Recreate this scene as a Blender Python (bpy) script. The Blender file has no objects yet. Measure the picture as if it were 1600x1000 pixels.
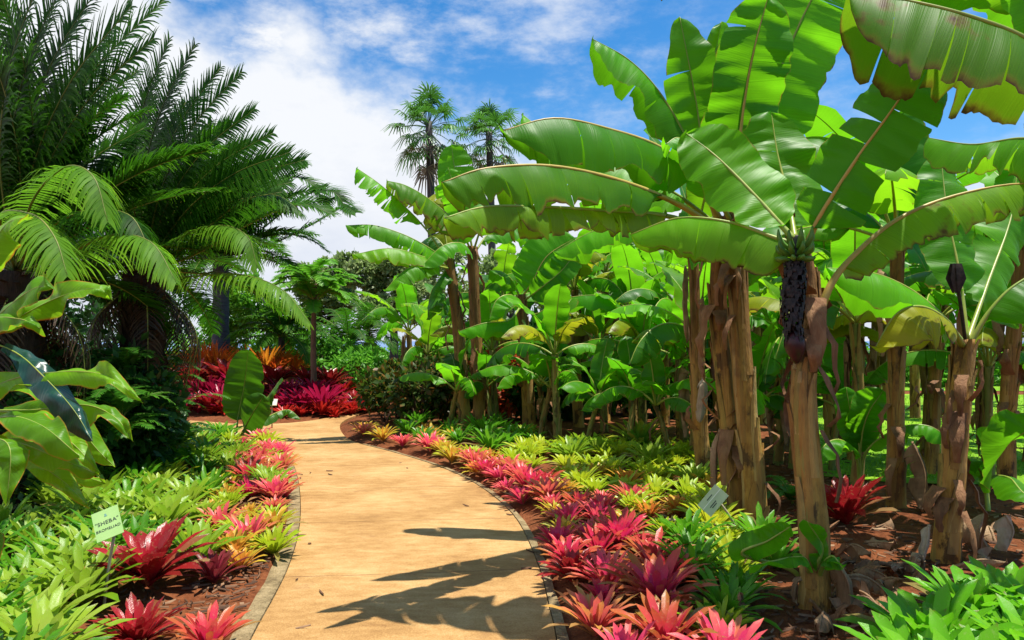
import bpy, math, random
from mathutils import Vector, Matrix
R = math.radians
V = Vector

# ---------------------------------------------------------------- camera, sky, sun, exposure
sc = bpy.context.scene
C = sc.collection
F = 1155.0; HZ = 533.0; CAMZ = 1.6
cam = bpy.data.cameras.new("camera"); cam.lens = 36 * F / 1600; cam.sensor_width = 36
cam.shift_y = (HZ - 500) / 1600; cam.clip_end = 20000; cam.clip_start = 0.05
camo = bpy.data.objects.new("camera", cam); C.objects.link(camo)
camo.location = (0, 0, CAMZ); camo.rotation_euler = (R(90), 0, 0)
sc.camera = camo
sc.view_settings.view_transform = 'Standard'
sc.view_settings.look = 'None'
sc.view_settings.exposure = 0.68
sc.view_settings.gamma = 1
sc.cycles.max_bounces = 4; sc.cycles.diffuse_bounces = 1; sc.cycles.transmission_bounces = 2; sc.cycles.transparent_max_bounces = 4

SUN_EL, SUN_AZ = R(74), R(8)          # azimuth from +X towards +Y (right, a little beyond the scene)
sdir = V((math.cos(SUN_EL) * math.cos(SUN_AZ), math.cos(SUN_EL) * math.sin(SUN_AZ), math.sin(SUN_EL)))
sun = bpy.data.lights.new("sun", 'SUN'); sun.energy = 5.0; sun.angle = R(0.5); sun.color = (1.0, 0.95, 0.86)
suno = bpy.data.objects.new("sun", sun); C.objects.link(suno)
suno.rotation_euler = sdir.to_track_quat('Z', 'Y').to_euler(); suno.location = (6, 6, 20)

class NT:
    """tiny node helper"""
    def __init__(s, nt): s.nt = nt
    def n(s, typ, **kw):
        nd = s.nt.nodes.new(typ)
        for k, v in kw.items(): setattr(nd, k, v)
        return nd
    def link(s, a, b): s.nt.links.new(a, b)
    def put(s, sock, v):
        if hasattr(v, 'is_linked') or hasattr(v, 'links'): s.link(v, sock)
        else: sock.default_value = v
    def m(s, op, a, b=0.0, c=None, clamp=False):
        nd = s.n('ShaderNodeMath', operation=op, use_clamp=clamp)
        s.put(nd.inputs[0], a); s.put(nd.inputs[1], b)
        if c is not None: s.put(nd.inputs[2], c)
        return nd.outputs[0]
    def noise(s, vec, scale, detail=3.0, rough=0.55):
        nd = s.n('ShaderNodeTexNoise'); s.link(vec, nd.inputs['Vector'])
        nd.inputs['Scale'].default_value = scale; nd.inputs['Detail'].default_value = detail
        nd.inputs['Roughness'].default_value = rough
        return nd.outputs['Fac']
    def mapping(s, vec, scale, loc=(0, 0, 0)):
        nd = s.n('ShaderNodeMapping'); s.link(vec, nd.inputs['Vector'])
        nd.inputs['Scale'].default_value = scale; nd.inputs['Location'].default_value = loc
        return nd.outputs[0]
    def ramp(s, fac, stops, interp='LINEAR'):
        nd = s.n('ShaderNodeValToRGB'); s.put(nd.inputs[0], fac)
        cr = nd.color_ramp; cr.interpolation = interp
        while len(cr.elements) < len(stops): cr.elements.new(0.5)
        for e, (p, c) in zip(cr.elements, stops):
            e.position = p; e.color = (*c, 1) if len(c) == 3 else c
        return nd.outputs[0]
    def mix(s, fac, a, b, blend='MIX'):
        nd = s.n('ShaderNodeMix', data_type='RGBA', blend_type=blend)
        s.put(nd.inputs[0], fac)
        s.put(nd.inputs[6], a if not isinstance(a, tuple) else (*a[:3], 1))
        s.put(nd.inputs[7], b if not isinstance(b, tuple) else (*b[:3], 1))
        return nd.outputs[2]
    def step(s, x, lo, hi):
        nd = s.n('ShaderNodeMapRange', interpolation_type='SMOOTHSTEP')
        s.put(nd.inputs[0], x); nd.inputs[1].default_value = lo; nd.inputs[2].default_value = hi
        return nd.outputs[0]

W = bpy.data.worlds.new("World"); sc.world = W; W.use_nodes = True
def make_sky():
    nt = W.node_tree; nt.nodes.clear(); t = NT(nt)
    sky = t.n('ShaderNodeTexSky', sky_type='NISHITA'); sky.sun_disc = False
    sky.sun_elevation = SUN_EL; sky.sun_rotation = math.pi / 2 - SUN_AZ
    sky.air_density = 1.0; sky.dust_density = 0.3; sky.ozone_density = 2.0
    tc = t.n('ShaderNodeTexCoord'); d = tc.outputs['Generated']
    sp = t.n('ShaderNodeSeparateXYZ'); t.link(d, sp.inputs[0])
    y = t.m('MAXIMUM', sp.outputs[1], 0.2)
    u = t.m('DIVIDE', sp.outputs[0], y); v = t.m('DIVIDE', sp.outputs[2], y)
    n1 = t.noise(t.mapping(d, (1, 1, 1.6), (3.1, .7, .2)), 5.0, 7, .58)
    n2 = t.noise(t.mapping(d, (1, 1, 2.2), (1.3, 4.7, 2.2)), 9.0, 8, .62)
    n3 = t.noise(t.mapping(d, (1, 1, 1.3), (7.7, 1.1, 5.2)), 2.6, 5, .55)
    bnd = t.m('MAXIMUM', t.m('SUBTRACT', .265, t.m('MULTIPLY', u, .52)), .20)
    s = t.m('ADD', t.m('SUBTRACT', bnd, v), t.m('MULTIPLY', t.m('SUBTRACT', n1, .5), .42))
    big = t.step(s, -.05, .06)
    # thin mottled cloud above the bank, thinning out to the right
    lim = t.m('ADD', .52, t.m('MULTIPLY', u, .10))
    wisp = t.m('MULTIPLY', t.step(t.m('ADD', t.m('MULTIPLY', n2, .6), t.m('MULTIPLY', n3, .5)), .47, .70),
               t.step(u, .45, -.45))
    wisp = t.m('ADD', t.m('MULTIPLY', wisp, .9), t.m('MULTIPLY', t.step(n2, .42, .8), .35))
    cl = t.m('MAXIMUM', big, wisp, clamp=True)
    shade = t.ramp(t.m('ADD', t.m('MULTIPLY', n2, .5), t.m('MULTIPLY', v, .9)), [(0.2, (8.2, 8.9, 10.4)), (0.5, (10.8, 11.1, 11.6))])
    hs = t.n('ShaderNodeHueSaturation'); t.link(sky.outputs[0], hs.inputs['Color'])
    hs.inputs['Saturation'].default_value = 1.42; hs.inputs['Value'].default_value = 1.95
    col = t.mix(cl, hs.outputs[0], shade)
    bg = t.n('ShaderNodeBackground'); t.link(col, bg.inputs[0]); bg.inputs[1].default_value = 0.054
    out = t.n('ShaderNodeOutputWorld'); t.link(bg.outputs[0], out.inputs[0])
make_sky()

# ---------------------------------------------------------------- pixel <-> place
def P(px, py, Y): return V(((px - 800) / F * Y, Y, CAMZ - (py - HZ) / F * Y))
def G(px, py, z=0.0):
    Y = F * (CAMZ - z) / (py - HZ); return V(((px - 800) / F * Y, Y, z))

# ---------------------------------------------------------------- mesh building
class MB:
    def __init__(s): s.v = []; s.f = []; s.uv = []; s.uv2 = []; s.mi = []
    def vert(s, p): s.v.append((p[0], p[1], p[2])); return len(s.v) - 1
    def face(s, idx, uv=None, uv2=None, mi=0):
        s.f.append(idx); s.uv.append(uv or [(0, 0)] * len(idx)); s.uv2.append(uv2 or (0, 0)); s.mi.append(mi)
    def grid(s, rows, uvs, uv2=(0, 0), mi=0, closed=False):
        ids = [[s.vert(p) for p in r] for r in rows]
        for i in range(len(rows) - 1):
            n = len(rows[i])
            for j in range(n if closed else n - 1):
                k = (j + 1) % n
                uk = uvs[i][k] if not (closed and k == 0) else (1.0, uvs[i][0][1])
                uk2 = uvs[i + 1][k] if not (closed and k == 0) else (1.0, uvs[i + 1][0][1])
                s.face((ids[i][j], ids[i][k], ids[i + 1][k], ids[i + 1][j]),
                       [uvs[i][j], uk, uk2, uvs[i + 1][j]], uv2, mi)
    def box(s, c, sx, sy, sz, rot=None, mi=0):
        c = V(c); pts = []
        for dx in (-1, 1):
            for dy in (-1, 1):
                for dz in (-1, 1):
                    p = V((dx * sx / 2, dy * sy / 2, dz * sz / 2))
                    if rot is not None: p = rot @ p
                    pts.append(s.vert(c + p))
        for q in ((0, 1, 3, 2), (4, 6, 7, 5), (0, 4, 5, 1), (2, 3, 7, 6), (0, 2, 6, 4), (1, 5, 7, 3)):
            s.face(tuple(pts[i] for i in q), None, None, mi)
    def tube(s, pts, rad, sides=8, rng=None, jit=0.0, cap=True, mi=0):
        n = len(pts); rows = []; uvs = []; L = 0
        up = V((0.31, 0.95, 0.05)); L0 = 0
        for i, p in enumerate(pts):
            t = (pts[min(i + 1, n - 1)] - pts[max(i - 1, 0)]).normalized()
            a = up.cross(t)
            if a.length < 1e-3: a = V((1, 0, 0)).cross(t)
            a.normalize(); b = t.cross(a)
            if i: L0 += (p - pts[i - 1]).length
            row = []; ur = []
            for k in range(sides):
                th = 2 * math.pi * k / sides
                r = rad[i] * (1 + (rng.uniform(-jit, jit) if rng else 0))
                row.append(p + (a * math.cos(th) + b * math.sin(th)) * r); ur.append((k / sides, L0))
            rows.append(row); uvs.append(ur)
        s.grid(rows, uvs, mi=mi, closed=True)
        if cap:
            base = len(s.v) - n * sides
            s.face(tuple(base + (n - 1) * sides + k for k in range(sides)), None, None, mi)
            s.face(tuple(base + k for k in reversed(range(sides))), None, None, mi)
    def build(s, name, mats, parent=None, origin=(0, 0, 0), smooth=True):
        me = bpy.data.meshes.new(name)
        o = V(origin)
        me.from_pydata([(x - o.x, y - o.y, z - o.z) for x, y, z in s.v], [], s.f)
        uvl = me.uv_layers.new(name="UVMap"); u2 = me.uv_layers.new(name="ring")
        flat = []; flat2 = []
        for uv, w in zip(s.uv, s.uv2):
            for a in uv: flat.extend(a)
            flat2.extend(tuple(w) * len(uv))
        uvl.data.foreach_set("uv", flat); u2.data.foreach_set("uv", flat2)
        if not isinstance(mats, (list, tuple)): mats = [mats]
        for m in mats: me.materials.append(m)
        me.polygons.foreach_set("material_index", s.mi)
        me.polygons.foreach_set("use_smooth", [smooth] * len(s.f))
        me.update()
        ob = bpy.data.objects.new(name, me); C.objects.link(ob)
        if parent is not None: ob.parent = parent
        else: ob.location = o
        return ob

def tag(o, label=None, cat=None, group=None, kind=None):
    if label: o['label'] = label
    if cat: o['category'] = cat
    if group: o['group'] = group
    if kind: o['kind'] = kind
    return o
def thing(name, label, cat, loc=(0, 0, 0), group=None):
    o = bpy.data.objects.new(name, None); C.objects.link(o); o.location = loc
    o.empty_display_size = 0.1
    return tag(o, label, cat, group)
def copy_tree(o, parent=None):
    c = o.copy(); C.objects.link(c); c.parent = parent
    for ch in list(o.children): copy_tree(ch, c)
    return c
def place(o, loc, rz=0, scale=1, label=None, group=None, tilt=(0, 0)):
    o.location = loc; o.rotation_euler = (tilt[0], tilt[1], rz)
    o.scale = (scale,) * 3 if not isinstance(scale, tuple) else scale
    if label: o['label'] = label
    if group: o['group'] = group
    return o

def spline(pts, n):
    """Catmull-Rom through pts, n+1 samples"""
    q = [pts[0] * 2 - pts[1]] + list(pts) + [pts[-1] * 2 - pts[-2]]
    m = len(pts) - 1; out = []
    for i in range(n + 1):
        x = i / n * m; k = min(int(x), m - 1); t = x - k
        a, b, c, d = q[k], q[k + 1], q[k + 2], q[k + 3]
        out.append(0.5 * ((2 * b) + (c - a) * t + (2 * a - 5 * b + 4 * c - d) * t * t + (3 * b - a - 3 * c + d) * t ** 3))
    return out
def lerp(a, b, t): return a + (b - a) * t
def at(pts, t):
    x = max(0, min(1, t)) * (len(pts) - 1); k = min(int(x), len(pts) - 2)
    return pts[k].lerp(pts[k + 1], x - k)
def tang(pts, t): return (at(pts, t + .02) - at(pts, t - .02)).normalized()

# ---------------------------------------------------------------- materials
def newmat(name):
    m = bpy.data.materials.new(name); m.use_nodes = True; m.node_tree.nodes.clear()
    return m, NT(m.node_tree)
def finish(t, col, rough=.5, trans=None, tf=0.0, bump=None, bstr=.3, bdist=.02, spec=.5, coat=0):
    p = t.n('ShaderNodeBsdfPrincipled'); t.put(p.inputs['Base Color'], col if not isinstance(col, tuple) else (*col, 1))
    t.put(p.inputs['Roughness'], rough); p.inputs['Specular IOR Level'].default_value = spec
    if coat: p.inputs['Coat Weight'].default_value = coat; p.inputs['Coat Roughness'].default_value = .25
    nrm = None
    if bump is not None:
        b = t.n('ShaderNodeBump'); b.inputs['Strength'].default_value = bstr; b.inputs['Distance'].default_value = bdist
        t.link(bump, b.inputs['Height']); t.link(b.outputs[0], p.inputs['Normal']); nrm = b.outputs[0]
    sh = p.outputs[0]
    if trans is not None:
        tr = t.n('ShaderNodeBsdfTranslucent'); t.put(tr.inputs[0], trans if not isinstance(trans, tuple) else (*trans, 1))
        if nrm: t.link(nrm, tr.inputs['Normal'])
        mx = t.n('ShaderNodeMixShader'); mx.inputs[0].default_value = tf
        t.link(sh, mx.inputs[1]); t.link(tr.outputs[0], mx.inputs[2]); sh = mx.outputs[0]
    out = t.n('ShaderNodeOutputMaterial'); t.link(sh, out.inputs[0])

def leaf_mat(name, c1, c2, tr, edge=None, edge_w=.12, rough=.38, veins=90, tf=.45, coord=2.5, bstr=.35, patch=0.0, spec=.5, epow=6.0):
    """broad leaf: UV u = metres along the leaf, v = -1..1 across"""
    m, t = newmat(name)
    uv = t.n('ShaderNodeUVMap', uv_map='UVMap').outputs[0]
    sp = t.n('ShaderNodeSeparateXYZ'); t.link(uv, sp.inputs[0])
    u, v = sp.outputs[0], sp.outputs[1]
    oi = t.n('ShaderNodeObjectInfo'); rnd = oi.outputs['Random']
    av = t.m('ABSOLUTE', v)
    ob = t.n('ShaderNodeTexCoord').outputs['Object']
    nz = t.noise(ob, coord, 3)
    # parallel side veins, sweeping a little towards the tip
    vc = t.n('ShaderNodeCombineXYZ'); t.link(t.m('ADD', u, t.m('MULTIPLY', av, -.05)), vc.inputs[0])
    vein = t.noise(t.mapping(vc.outputs[0], (1, .02, 1)), veins, 2, .6)
    fac = t.m('ADD', t.m('MULTIPLY', nz, .75), t.m('MULTIPLY', t.m('SUBTRACT', vein, .5), .65))
    fac = t.m('ADD', fac, t.m('MULTIPLY', t.m('SUBTRACT', rnd, .5), .55))
    f2 = t.step(fac, .1, .75)
    col = t.mix(f2, c1, c2)
    trc = t.mix(f2, tuple(x * .72 for x in tr), tr)
    if edge:
        en = t.noise(t.mapping(ob, (1, 1, 1), (5, 1, 2)), 7.0, 4, .65)
        e = t.m('ADD', t.m('POWER', av, epow), t.m('MULTIPLY', t.m('SUBTRACT', en, .5), 1.1))
        ef = t.step(e, 1.08 - edge_w, 1.16)
        ey = t.step(e, .92 - edge_w, 1.1)
        if patch:
            pf = t.step(t.noise(t.mapping(ob, (1, 1, 1), (9, 3, 1)), 3.0, 4, .6), .74 - patch, .80 - patch * .5)
            ef = t.m('MAXIMUM', ef, pf); ey = t.m('MAXIMUM', ey, pf)
        col = t.mix(t.m('MULTIPLY', ey, .75), col, edge[0]); trc = t.mix(t.m('MULTIPLY', ey, .75), trc, edge[0])
        col = t.mix(ef, col, edge[1]); trc = t.mix(ef, trc, tuple(x * .6 for x in edge[1]))
    rib = t.step(av, .035, .012)
    col = t.mix(t.m('MULTIPLY', rib, .7), col, (.22, .36, .05))
    h = t.m('ADD', t.m('MULTIPLY', vein, .6), t.m('MULTIPLY', nz, .5))
    finish(t, col, rough, trc, tf, h, bstr, .012, spec)
    return m

def plain_leaf(name, stops, tr_gain=1.6, tf=.35, rough=.4, hue=.0, noise=.12, spec=.28, aged=False):
    """small leaf / strap leaf: ramp over f = along + ring, object random shifts it"""
    m, t = newmat(name)
    uv = t.n('ShaderNodeUVMap', uv_map='UVMap').outputs[0]; rg = t.n('ShaderNodeUVMap', uv_map='ring').outputs[0]
    s1 = t.n('ShaderNodeSeparateXYZ'); t.link(uv, s1.inputs[0]); s2 = t.n('ShaderNodeSeparateXYZ'); t.link(rg, s2.inputs[0])
    rnd = t.n('ShaderNodeObjectInfo').outputs['Random']
    f = t.m('ADD', t.m('MULTIPLY', s1.outputs[0], .5), t.m('MULTIPLY', s2.outputs[0], .5))
    f = t.m('ADD', f, t.m('MULTIPLY', t.m('SUBTRACT', s2.outputs[1], .5), noise * 2.2))
    f = t.m('ADD', f, t.m('MULTIPLY', t.m('SUBTRACT', rnd, .5), hue))
    ob = t.n('ShaderNodeTexCoord').outputs['Object']
    f = t.m('ADD', f, t.m('MULTIPLY', t.m('SUBTRACT', t.noise(ob, 9, 3), .5), noise * 2), clamp=True)
    col = t.ramp(f, stops)
    if aged:      # oldest outer straps dry to tan, tips scorch, blades mottle
        old = t.m('MULTIPLY', t.step(s2.outputs[0], .80, .92), t.step(s2.outputs[1], .55, .62))
        tip = t.m('MULTIPLY', t.step(t.m('ADD', s1.outputs[0], t.m('MULTIPLY', t.noise(ob, 30, 2), .25)), 1.05, 1.16), t.step(s2.outputs[1], .25, .5))
        col = t.mix(t.m('MULTIPLY', tip, .7), col, (.20, .11, .035))
        col = t.mix(t.m('MULTIPLY', old, .85), col, (.30, .19, .075))
        mot = t.step(t.noise(ob, 55, 3, .7), .56, .7)
        col = t.mix(t.m('MULTIPLY', mot, .22), col, (.55, .50, .22))
    hs = t.n('ShaderNodeHueSaturation'); t.link(col, hs.inputs['Color']); hs.inputs['Value'].default_value = tr_gain
    finish(t, col, rough, hs.outputs[0], tf, t.noise(t.mapping(uv, (3, 20, 1)), 6, 2), .2, .004, spec)
    return m

def bark_mat(name, stops, scale=(7, 7, 2.3), rough=.75, bstr=.6, patch=None, upper=None):
    m, t = newmat(name)
    ob = t.n('ShaderNodeTexCoord').outputs['Object']
    rnd = t.n('ShaderNodeObjectInfo').outputs['Random']
    n = t.noise(t.mapping(ob, scale), 2.2, 5, .6); n2 = t.noise(ob, 4.5, 4, .6)
    st = t.noise(t.mapping(ob, (40, 40, 1.2)), 1.5, 2)
    f = t.m('ADD', t.m('ADD', t.m('MULTIPLY', n, .5), t.m('MULTIPLY', n2, .35)), t.m('MULTIPLY', st, .14))
    f = t.m('ADD', f, t.m('MULTIPLY', t.m('SUBTRACT', rnd, .5), .1))
    col = t.ramp(f, stops)
    if patch:
        pf = t.step(t.noise(t.mapping(ob, (1, 1, .55), (3, 8, 1)), 6.5, 5, .65), .53, .62)
        col = t.mix(t.m('MULTIPLY', pf, .85), col, patch)
    rg = t.n('ShaderNodeUVMap', uv_map='ring').outputs[0]; s2 = t.n('ShaderNodeSeparateXYZ'); t.link(rg, s2.inputs[0])
    uvn = t.n('ShaderNodeUVMap', uv_map='UVMap').outputs[0]; s1 = t.n('ShaderNodeSeparateXYZ'); t.link(uvn, s1.inputs[0])
    if patch:      # every wrapped sheath has its own age: straw, rust, olive or blackened, with a dark edge
        lay = t.ramp(s2.outputs[0], [(0, (.50, .34, .11)), (.25, (.36, .17, .04)), (.45, (.24, .22, .05)), (.6, (.46, .27, .07)), (.8, (.20, .085, .025)), (1, (.55, .42, .17))])
        on = t.m('GREATER_THAN', s2.outputs[1], .01)
        col = t.mix(t.m('MULTIPLY', on, .55), col, t.mix(.5, lay, col, 'MULTIPLY') if False else lay)
        ed = t.m('MULTIPLY', t.step(t.m('ABSOLUTE', s1.outputs[0]), .78, .98), on)
        col = t.mix(t.m('MULTIPLY', ed, .8), col, (.035, .018, .008))
        lip = t.m('MULTIPLY', t.step(s2.outputs[1], .0, .01), 0.0)
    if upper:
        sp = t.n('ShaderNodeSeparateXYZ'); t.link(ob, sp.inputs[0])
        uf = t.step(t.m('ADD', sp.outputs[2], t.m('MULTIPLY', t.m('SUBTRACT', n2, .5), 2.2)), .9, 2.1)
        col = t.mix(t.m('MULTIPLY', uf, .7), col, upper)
    finish(t, col, rough, None, 0, t.m('ADD', n, t.m('MULTIPLY', st, .7)), bstr, .02, .3)
    return m
def simple_mat(name, c1, c2, scale=8, rough=.6, bstr=.2, spec=.4):
    m, t = newmat(name); ob = t.n('ShaderNodeTexCoord').outputs['Object']
    n = t.noise(ob, scale, 4)
    finish(t, t.ramp(n, [(.3, c1), (.7, c2)]), rough, None, 0, n, bstr, .01, spec); return m

BR_EDGE = ((.42, .30, .035), (.10, .045, .015))
M = {}
M['banana'] = leaf_mat('banana_leaf', (.038, .175, .003), (.115, .37, .007), (.27, .82, .014), BR_EDGE, .06, tf=.48, spec=.22, rough=.42)
M['banana_worn'] = leaf_mat('banana_leaf_worn', (.055, .19, .004), (.16, .38, .009), (.34, .78, .014), BR_EDGE, .36, patch=.09, tf=.5, epow=5.0, spec=.24, rough=.42)
M['banana_dry'] = leaf_mat('banana_leaf_browned', (.07, .20, .005), (.19, .38, .012), (.38, .72, .02), BR_EDGE, .50, patch=.15, tf=.48, epow=3.6, spec=.24, rough=.45)
M['banana_grove'] = leaf_mat('banana_leaf_grove', (.018, .095, .003), (.085, .29, .006), (.16, .60, .012), BR_EDGE, .22, tf=.42, spec=.3, rough=.4, epow=5.0)
M['banana_yellow'] = leaf_mat('banana_leaf_yellowed', (.16, .24, .006), (.36, .38, .015), (.60, .62, .02), BR_EDGE, .45, patch=.12, tf=.45, spec=.25, epow=4.0)
M['paddle'] = leaf_mat('paddle_leaf', (.020, .085, .004), (.055, .17, .008), (.10, .30, .010), None, .1, tf=.35, spec=.3, rough=.4)
M['petiole'] = simple_mat('petiole', (.20, .30, .035), (.34, .36, .06), 6, .4)
M['petiole_gold'] = simple_mat('petiole_gold', (.36, .30, .05), (.50, .34, .08), 7, .45)
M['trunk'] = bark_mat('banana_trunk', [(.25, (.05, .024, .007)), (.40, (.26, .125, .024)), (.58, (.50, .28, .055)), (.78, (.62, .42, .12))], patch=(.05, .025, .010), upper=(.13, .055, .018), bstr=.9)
M['trunk_young'] = bark_mat('banana_trunk_young', [(.25, (.06, .06, .015)), (.5, (.17, .20, .04)), (.75, (.34, .30, .08))], patch=(.06, .035, .015))
M['dry'] = bark_mat('dry_leaf', [(.25, (.07, .035, .018)), (.5, (.26, .15, .075)), (.75, (.48, .33, .19))], (3, 3, 3))
M['sheath'] = bark_mat('dry_sheath', [(.25, (.05, .022, .012)), (.5, (.22, .10, .04)), (.78, (.42, .25, .11))], (5, 5, 2))
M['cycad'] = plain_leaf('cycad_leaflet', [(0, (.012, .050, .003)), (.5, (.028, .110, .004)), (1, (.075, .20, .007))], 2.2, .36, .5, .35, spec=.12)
M['cycad_lit'] = plain_leaf('cycad_leaflet_lit', [(0, (.06, .16, .008)), (.5, (.11, .26, .012)), (1, (.20, .36, .02))], 2.2, .42, .5, .3, spec=.14)  # lighter copy of the cycad leaflet, sunlight painted into its colour
M['rachis'] = simple_mat('frond_rachis', (.12, .16, .02), (.22, .24, .04), 6, .5)
M['fibre'] = bark_mat('trunk_fibre', [(.3, (.012, .009, .007)), (.55, (.05, .03, .018)), (.8, (.14, .085, .045))], (12, 12, 3), .9, 1.0)
M['ti'] = leaf_mat('ti_leaf', (.08, .24, .004), (.18, .42, .010), (.40, .76, .02), ((.60, .36, .03), (.52, .10, .02)), .30, .42, 60, .45, 4, .35, epow=3.2, spec=.35)
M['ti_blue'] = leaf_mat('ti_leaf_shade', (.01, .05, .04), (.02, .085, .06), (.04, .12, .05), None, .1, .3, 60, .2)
# ---------------------------------------------------------------- setting: ground, path, kerb, lawn, sea
LEFT_PX = [(330, 1140), (395, 1000), (430, 935), (452, 888), (466, 840), (470, 795), (466, 752), (455, 722), (432, 700), (400, 684), (340, 676), (240, 672)]
RIGHT_PX = [(885, 1140), (868, 1000), (858, 955), (838, 880), (800, 806), (742, 758), (682, 730), (612, 708), (556, 693), (536, 680), (532, 664), (552, 652), (585, 643), (640, 638)]
FAR_PX = [(640, 632), (590, 635), (560, 641), (530, 650), (490, 658), (440, 663), (380, 664), (320, 660), (240, 655)]
def smooth2(px, n=5):
    pts = [G(a, b) for a, b in px]; return spline(pts, (len(pts) - 1) * n)
left_edge = smooth2(LEFT_PX); right_edge = smooth2(RIGHT_PX); far_edge = smooth2(FAR_PX)
path_poly = left_edge[::-1] + right_edge + far_edge     # closed ring
PP = [(p.x, p.y) for p in path_poly]
def path_dist(x, y):
    """signed distance to the path's outline, negative inside"""
    ins = False; d = 1e9; n = len(PP)
    if x < -14 or x > 3 or y < 1.5 or y > 22: return 9.0
    for i in range(n):
        x1, y1 = PP[i]; x2, y2 = PP[(i + 1) % n]
        if (y1 > y) != (y2 > y) and x < (x2 - x1) * (y - y1) / (y2 - y1) + x1: ins = not ins
        dx, dy = x2 - x1, y2 - y1; L = dx * dx + dy * dy or 1e-9
        t = max(0, min(1, ((x - x1) * dx + (y - y1) * dy) / L))
        q = (x - x1 - t * dx) ** 2 + (y - y1 - t * dy) ** 2
        if q < d: d = q
    d = math.sqrt(d); return -d if ins else d
from mathutils import noise as mnoise
def bank(x, y):
    return .75 * sstep(y, 15.4, 18.6) * (1 - sstep(y, 24, 30)) * sstep(x, -12, -9.5) * (1 - sstep(x, -4.4, -3.2))
def sstep(x, a, b): t = max(0, min(1, (x - a) / (b - a))); return t * t * (3 - 2 * t)
def gz(x, y, pd=None):
    if pd is None: pd = path_dist(x, y)
    if pd < 0: return -.04
    near = 1 - sstep(math.hypot(x, y - 6), 16, 26)
    lawn = sstep(x - .12 * (y - 8), 3.6, 4.6) * sstep(y, 7.5, 9)
    b = mnoise.noise(V((x * 1.1, y * 1.1, 3))) * .05 + mnoise.noise(V((x * 4.3, y * 4.3, 1))) * .022 + mnoise.noise(V((x * 11, y * 11, 7))) * .010
    h = .05 + b * near * (1 - lawn) * sstep(pd, .1, .5)
    h = h * sstep(pd, -.02, .25) - .012 * (1 - sstep(pd, 0, .2))
    return h + bank(x, y) - 7 * sstep(y, 110, 170)
def axis(lo, hi, step, far):
    a = []; x = lo
    while x <= hi: a.append(x); x += step
    g = step; x = a[-1]
    while x < far: g *= 1.35; x += g; a.append(x)
    g = step; x = a[0]; b = []
    while x > -far: g *= 1.35; x -= g; b.append(x)
    return b[::-1] + a
def make_ground():
    xs = axis(-6.5, 6.5, .10, 2600); ys = axis(1.6, 13, .10, 2600)
    mb = MB(); rows = [[V((x, y, gz(x, y))) for x in xs] for y in ys]
    mb.grid(rows, [[(x, y) for x in xs] for y in ys])
    m, t = newmat('red_soil'); ob = t.n('ShaderNodeTexCoord').outputs['Object']
    n1 = t.noise(ob, 1.4, 5); n2 = t.noise(ob, 14, 6, .65); n3 = t.noise(ob, 60, 3, .6)
    f = t.m('ADD', t.m('MULTIPLY', n1, .3), t.m('ADD', t.m('MULTIPLY', n2, .5), t.m('MULTIPLY', n3, .25)))
    col = t.ramp(f, [(.33, (.035, .011, .005)), (.5, (.14, .042, .014)), (.7, (.27, .095, .036))])
    finish(t, col, .95, None, 0, t.m('ADD', n2, t.m('MULTIPLY', n3, .5)), .9, .03, .15)
    return tag(mb.build('ground', m), kind='structure')
make_ground()

def make_path():
    import bmesh
    bm = bmesh.new(); top = [bm.verts.new((p.x, p.y, .02)) for p in path_poly]
    f = bm.faces.new(top); f.normal_update()
    if f.normal.z < 0: f.normal_flip()
    r = bmesh.ops.extrude_face_region(bm, geom=[f])
    for v in [e for e in r['geom'] if isinstance(e, bmesh.types.BMVert)]: v.co.z = -.12
    bmesh.ops.recalc_face_normals(bm, faces=bm.faces)
    bmesh.ops.triangulate(bm, faces=[x for x in bm.faces if len(x.verts) > 4])
    me = bpy.data.meshes.new('path'); bm.to_mesh(me); bm.free()
    m, t = newmat('tinted_concrete'); ob = t.n('ShaderNodeTexCoord').outputs['Object']
    sp = t.n('ShaderNodeSeparateXYZ'); t.link(ob, sp.inputs[0])
    n1 = t.noise(ob, 1.1, 5); n2 = t.noise(ob, 130, 3, .7); n3 = t.noise(t.mapping(ob, (1, 2.2, 1), (4, 2, 0)), 5.5, 6, .62)
    f = t.m('ADD', t.m('MULTIPLY', n1, .4), t.m('ADD', t.m('MULTIPLY', n3, .30), t.m('MULTIPLY', n2, .38)))
    col = t.ramp(f, [(.38, (.20, .098, .030)), (.51, (.355, .195, .064)), (.64, (.50, .315, .132))])
    # stains and leaf tannin marks
    stn = t.step(t.noise(t.mapping(ob, (1, 1, 1), (11, 5, 0)), 2.6, 6, .7), .58, .72)
    col = t.mix(t.m('MULTIPLY', stn, .5), col, (.22, .11, .045))
    spk = t.step(t.noise(ob, 48, 3, .7), .62, .72)
    col = t.mix(t.m('MULTIPLY', spk, .4), col, (.15, .075, .03))
    # transverse joints 1.5 m apart, a little askew and wavering
    yy = t.m('ADD', t.m('ADD', sp.outputs[1], t.m('MULTIPLY', sp.outputs[0], -.10)), t.m('MULTIPLY', n1, .05))
    fr = t.m('FRACT', t.m('DIVIDE', t.m('ADD', yy, -5.12), 1.5))
    j = t.m('MULTIPLY', t.step(fr, .012, .004), t.step(n3, .32, .52))
    col = t.mix(t.m('MULTIPLY', j, .68), col, (.11, .05, .02))
    h = t.m('SUBTRACT', t.m('ADD', t.m('MULTIPLY', n2, .35), t.m('MULTIPLY', n3, .4)), t.m('MULTIPLY', j, 1.2))
    finish(t, col, .85, None, 0, h, .45, .012, .25)
    me.materials.append(m); o = bpy.data.objects.new('path', me); C.objects.link(o); tag(o, kind='structure')
make_path()

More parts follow.
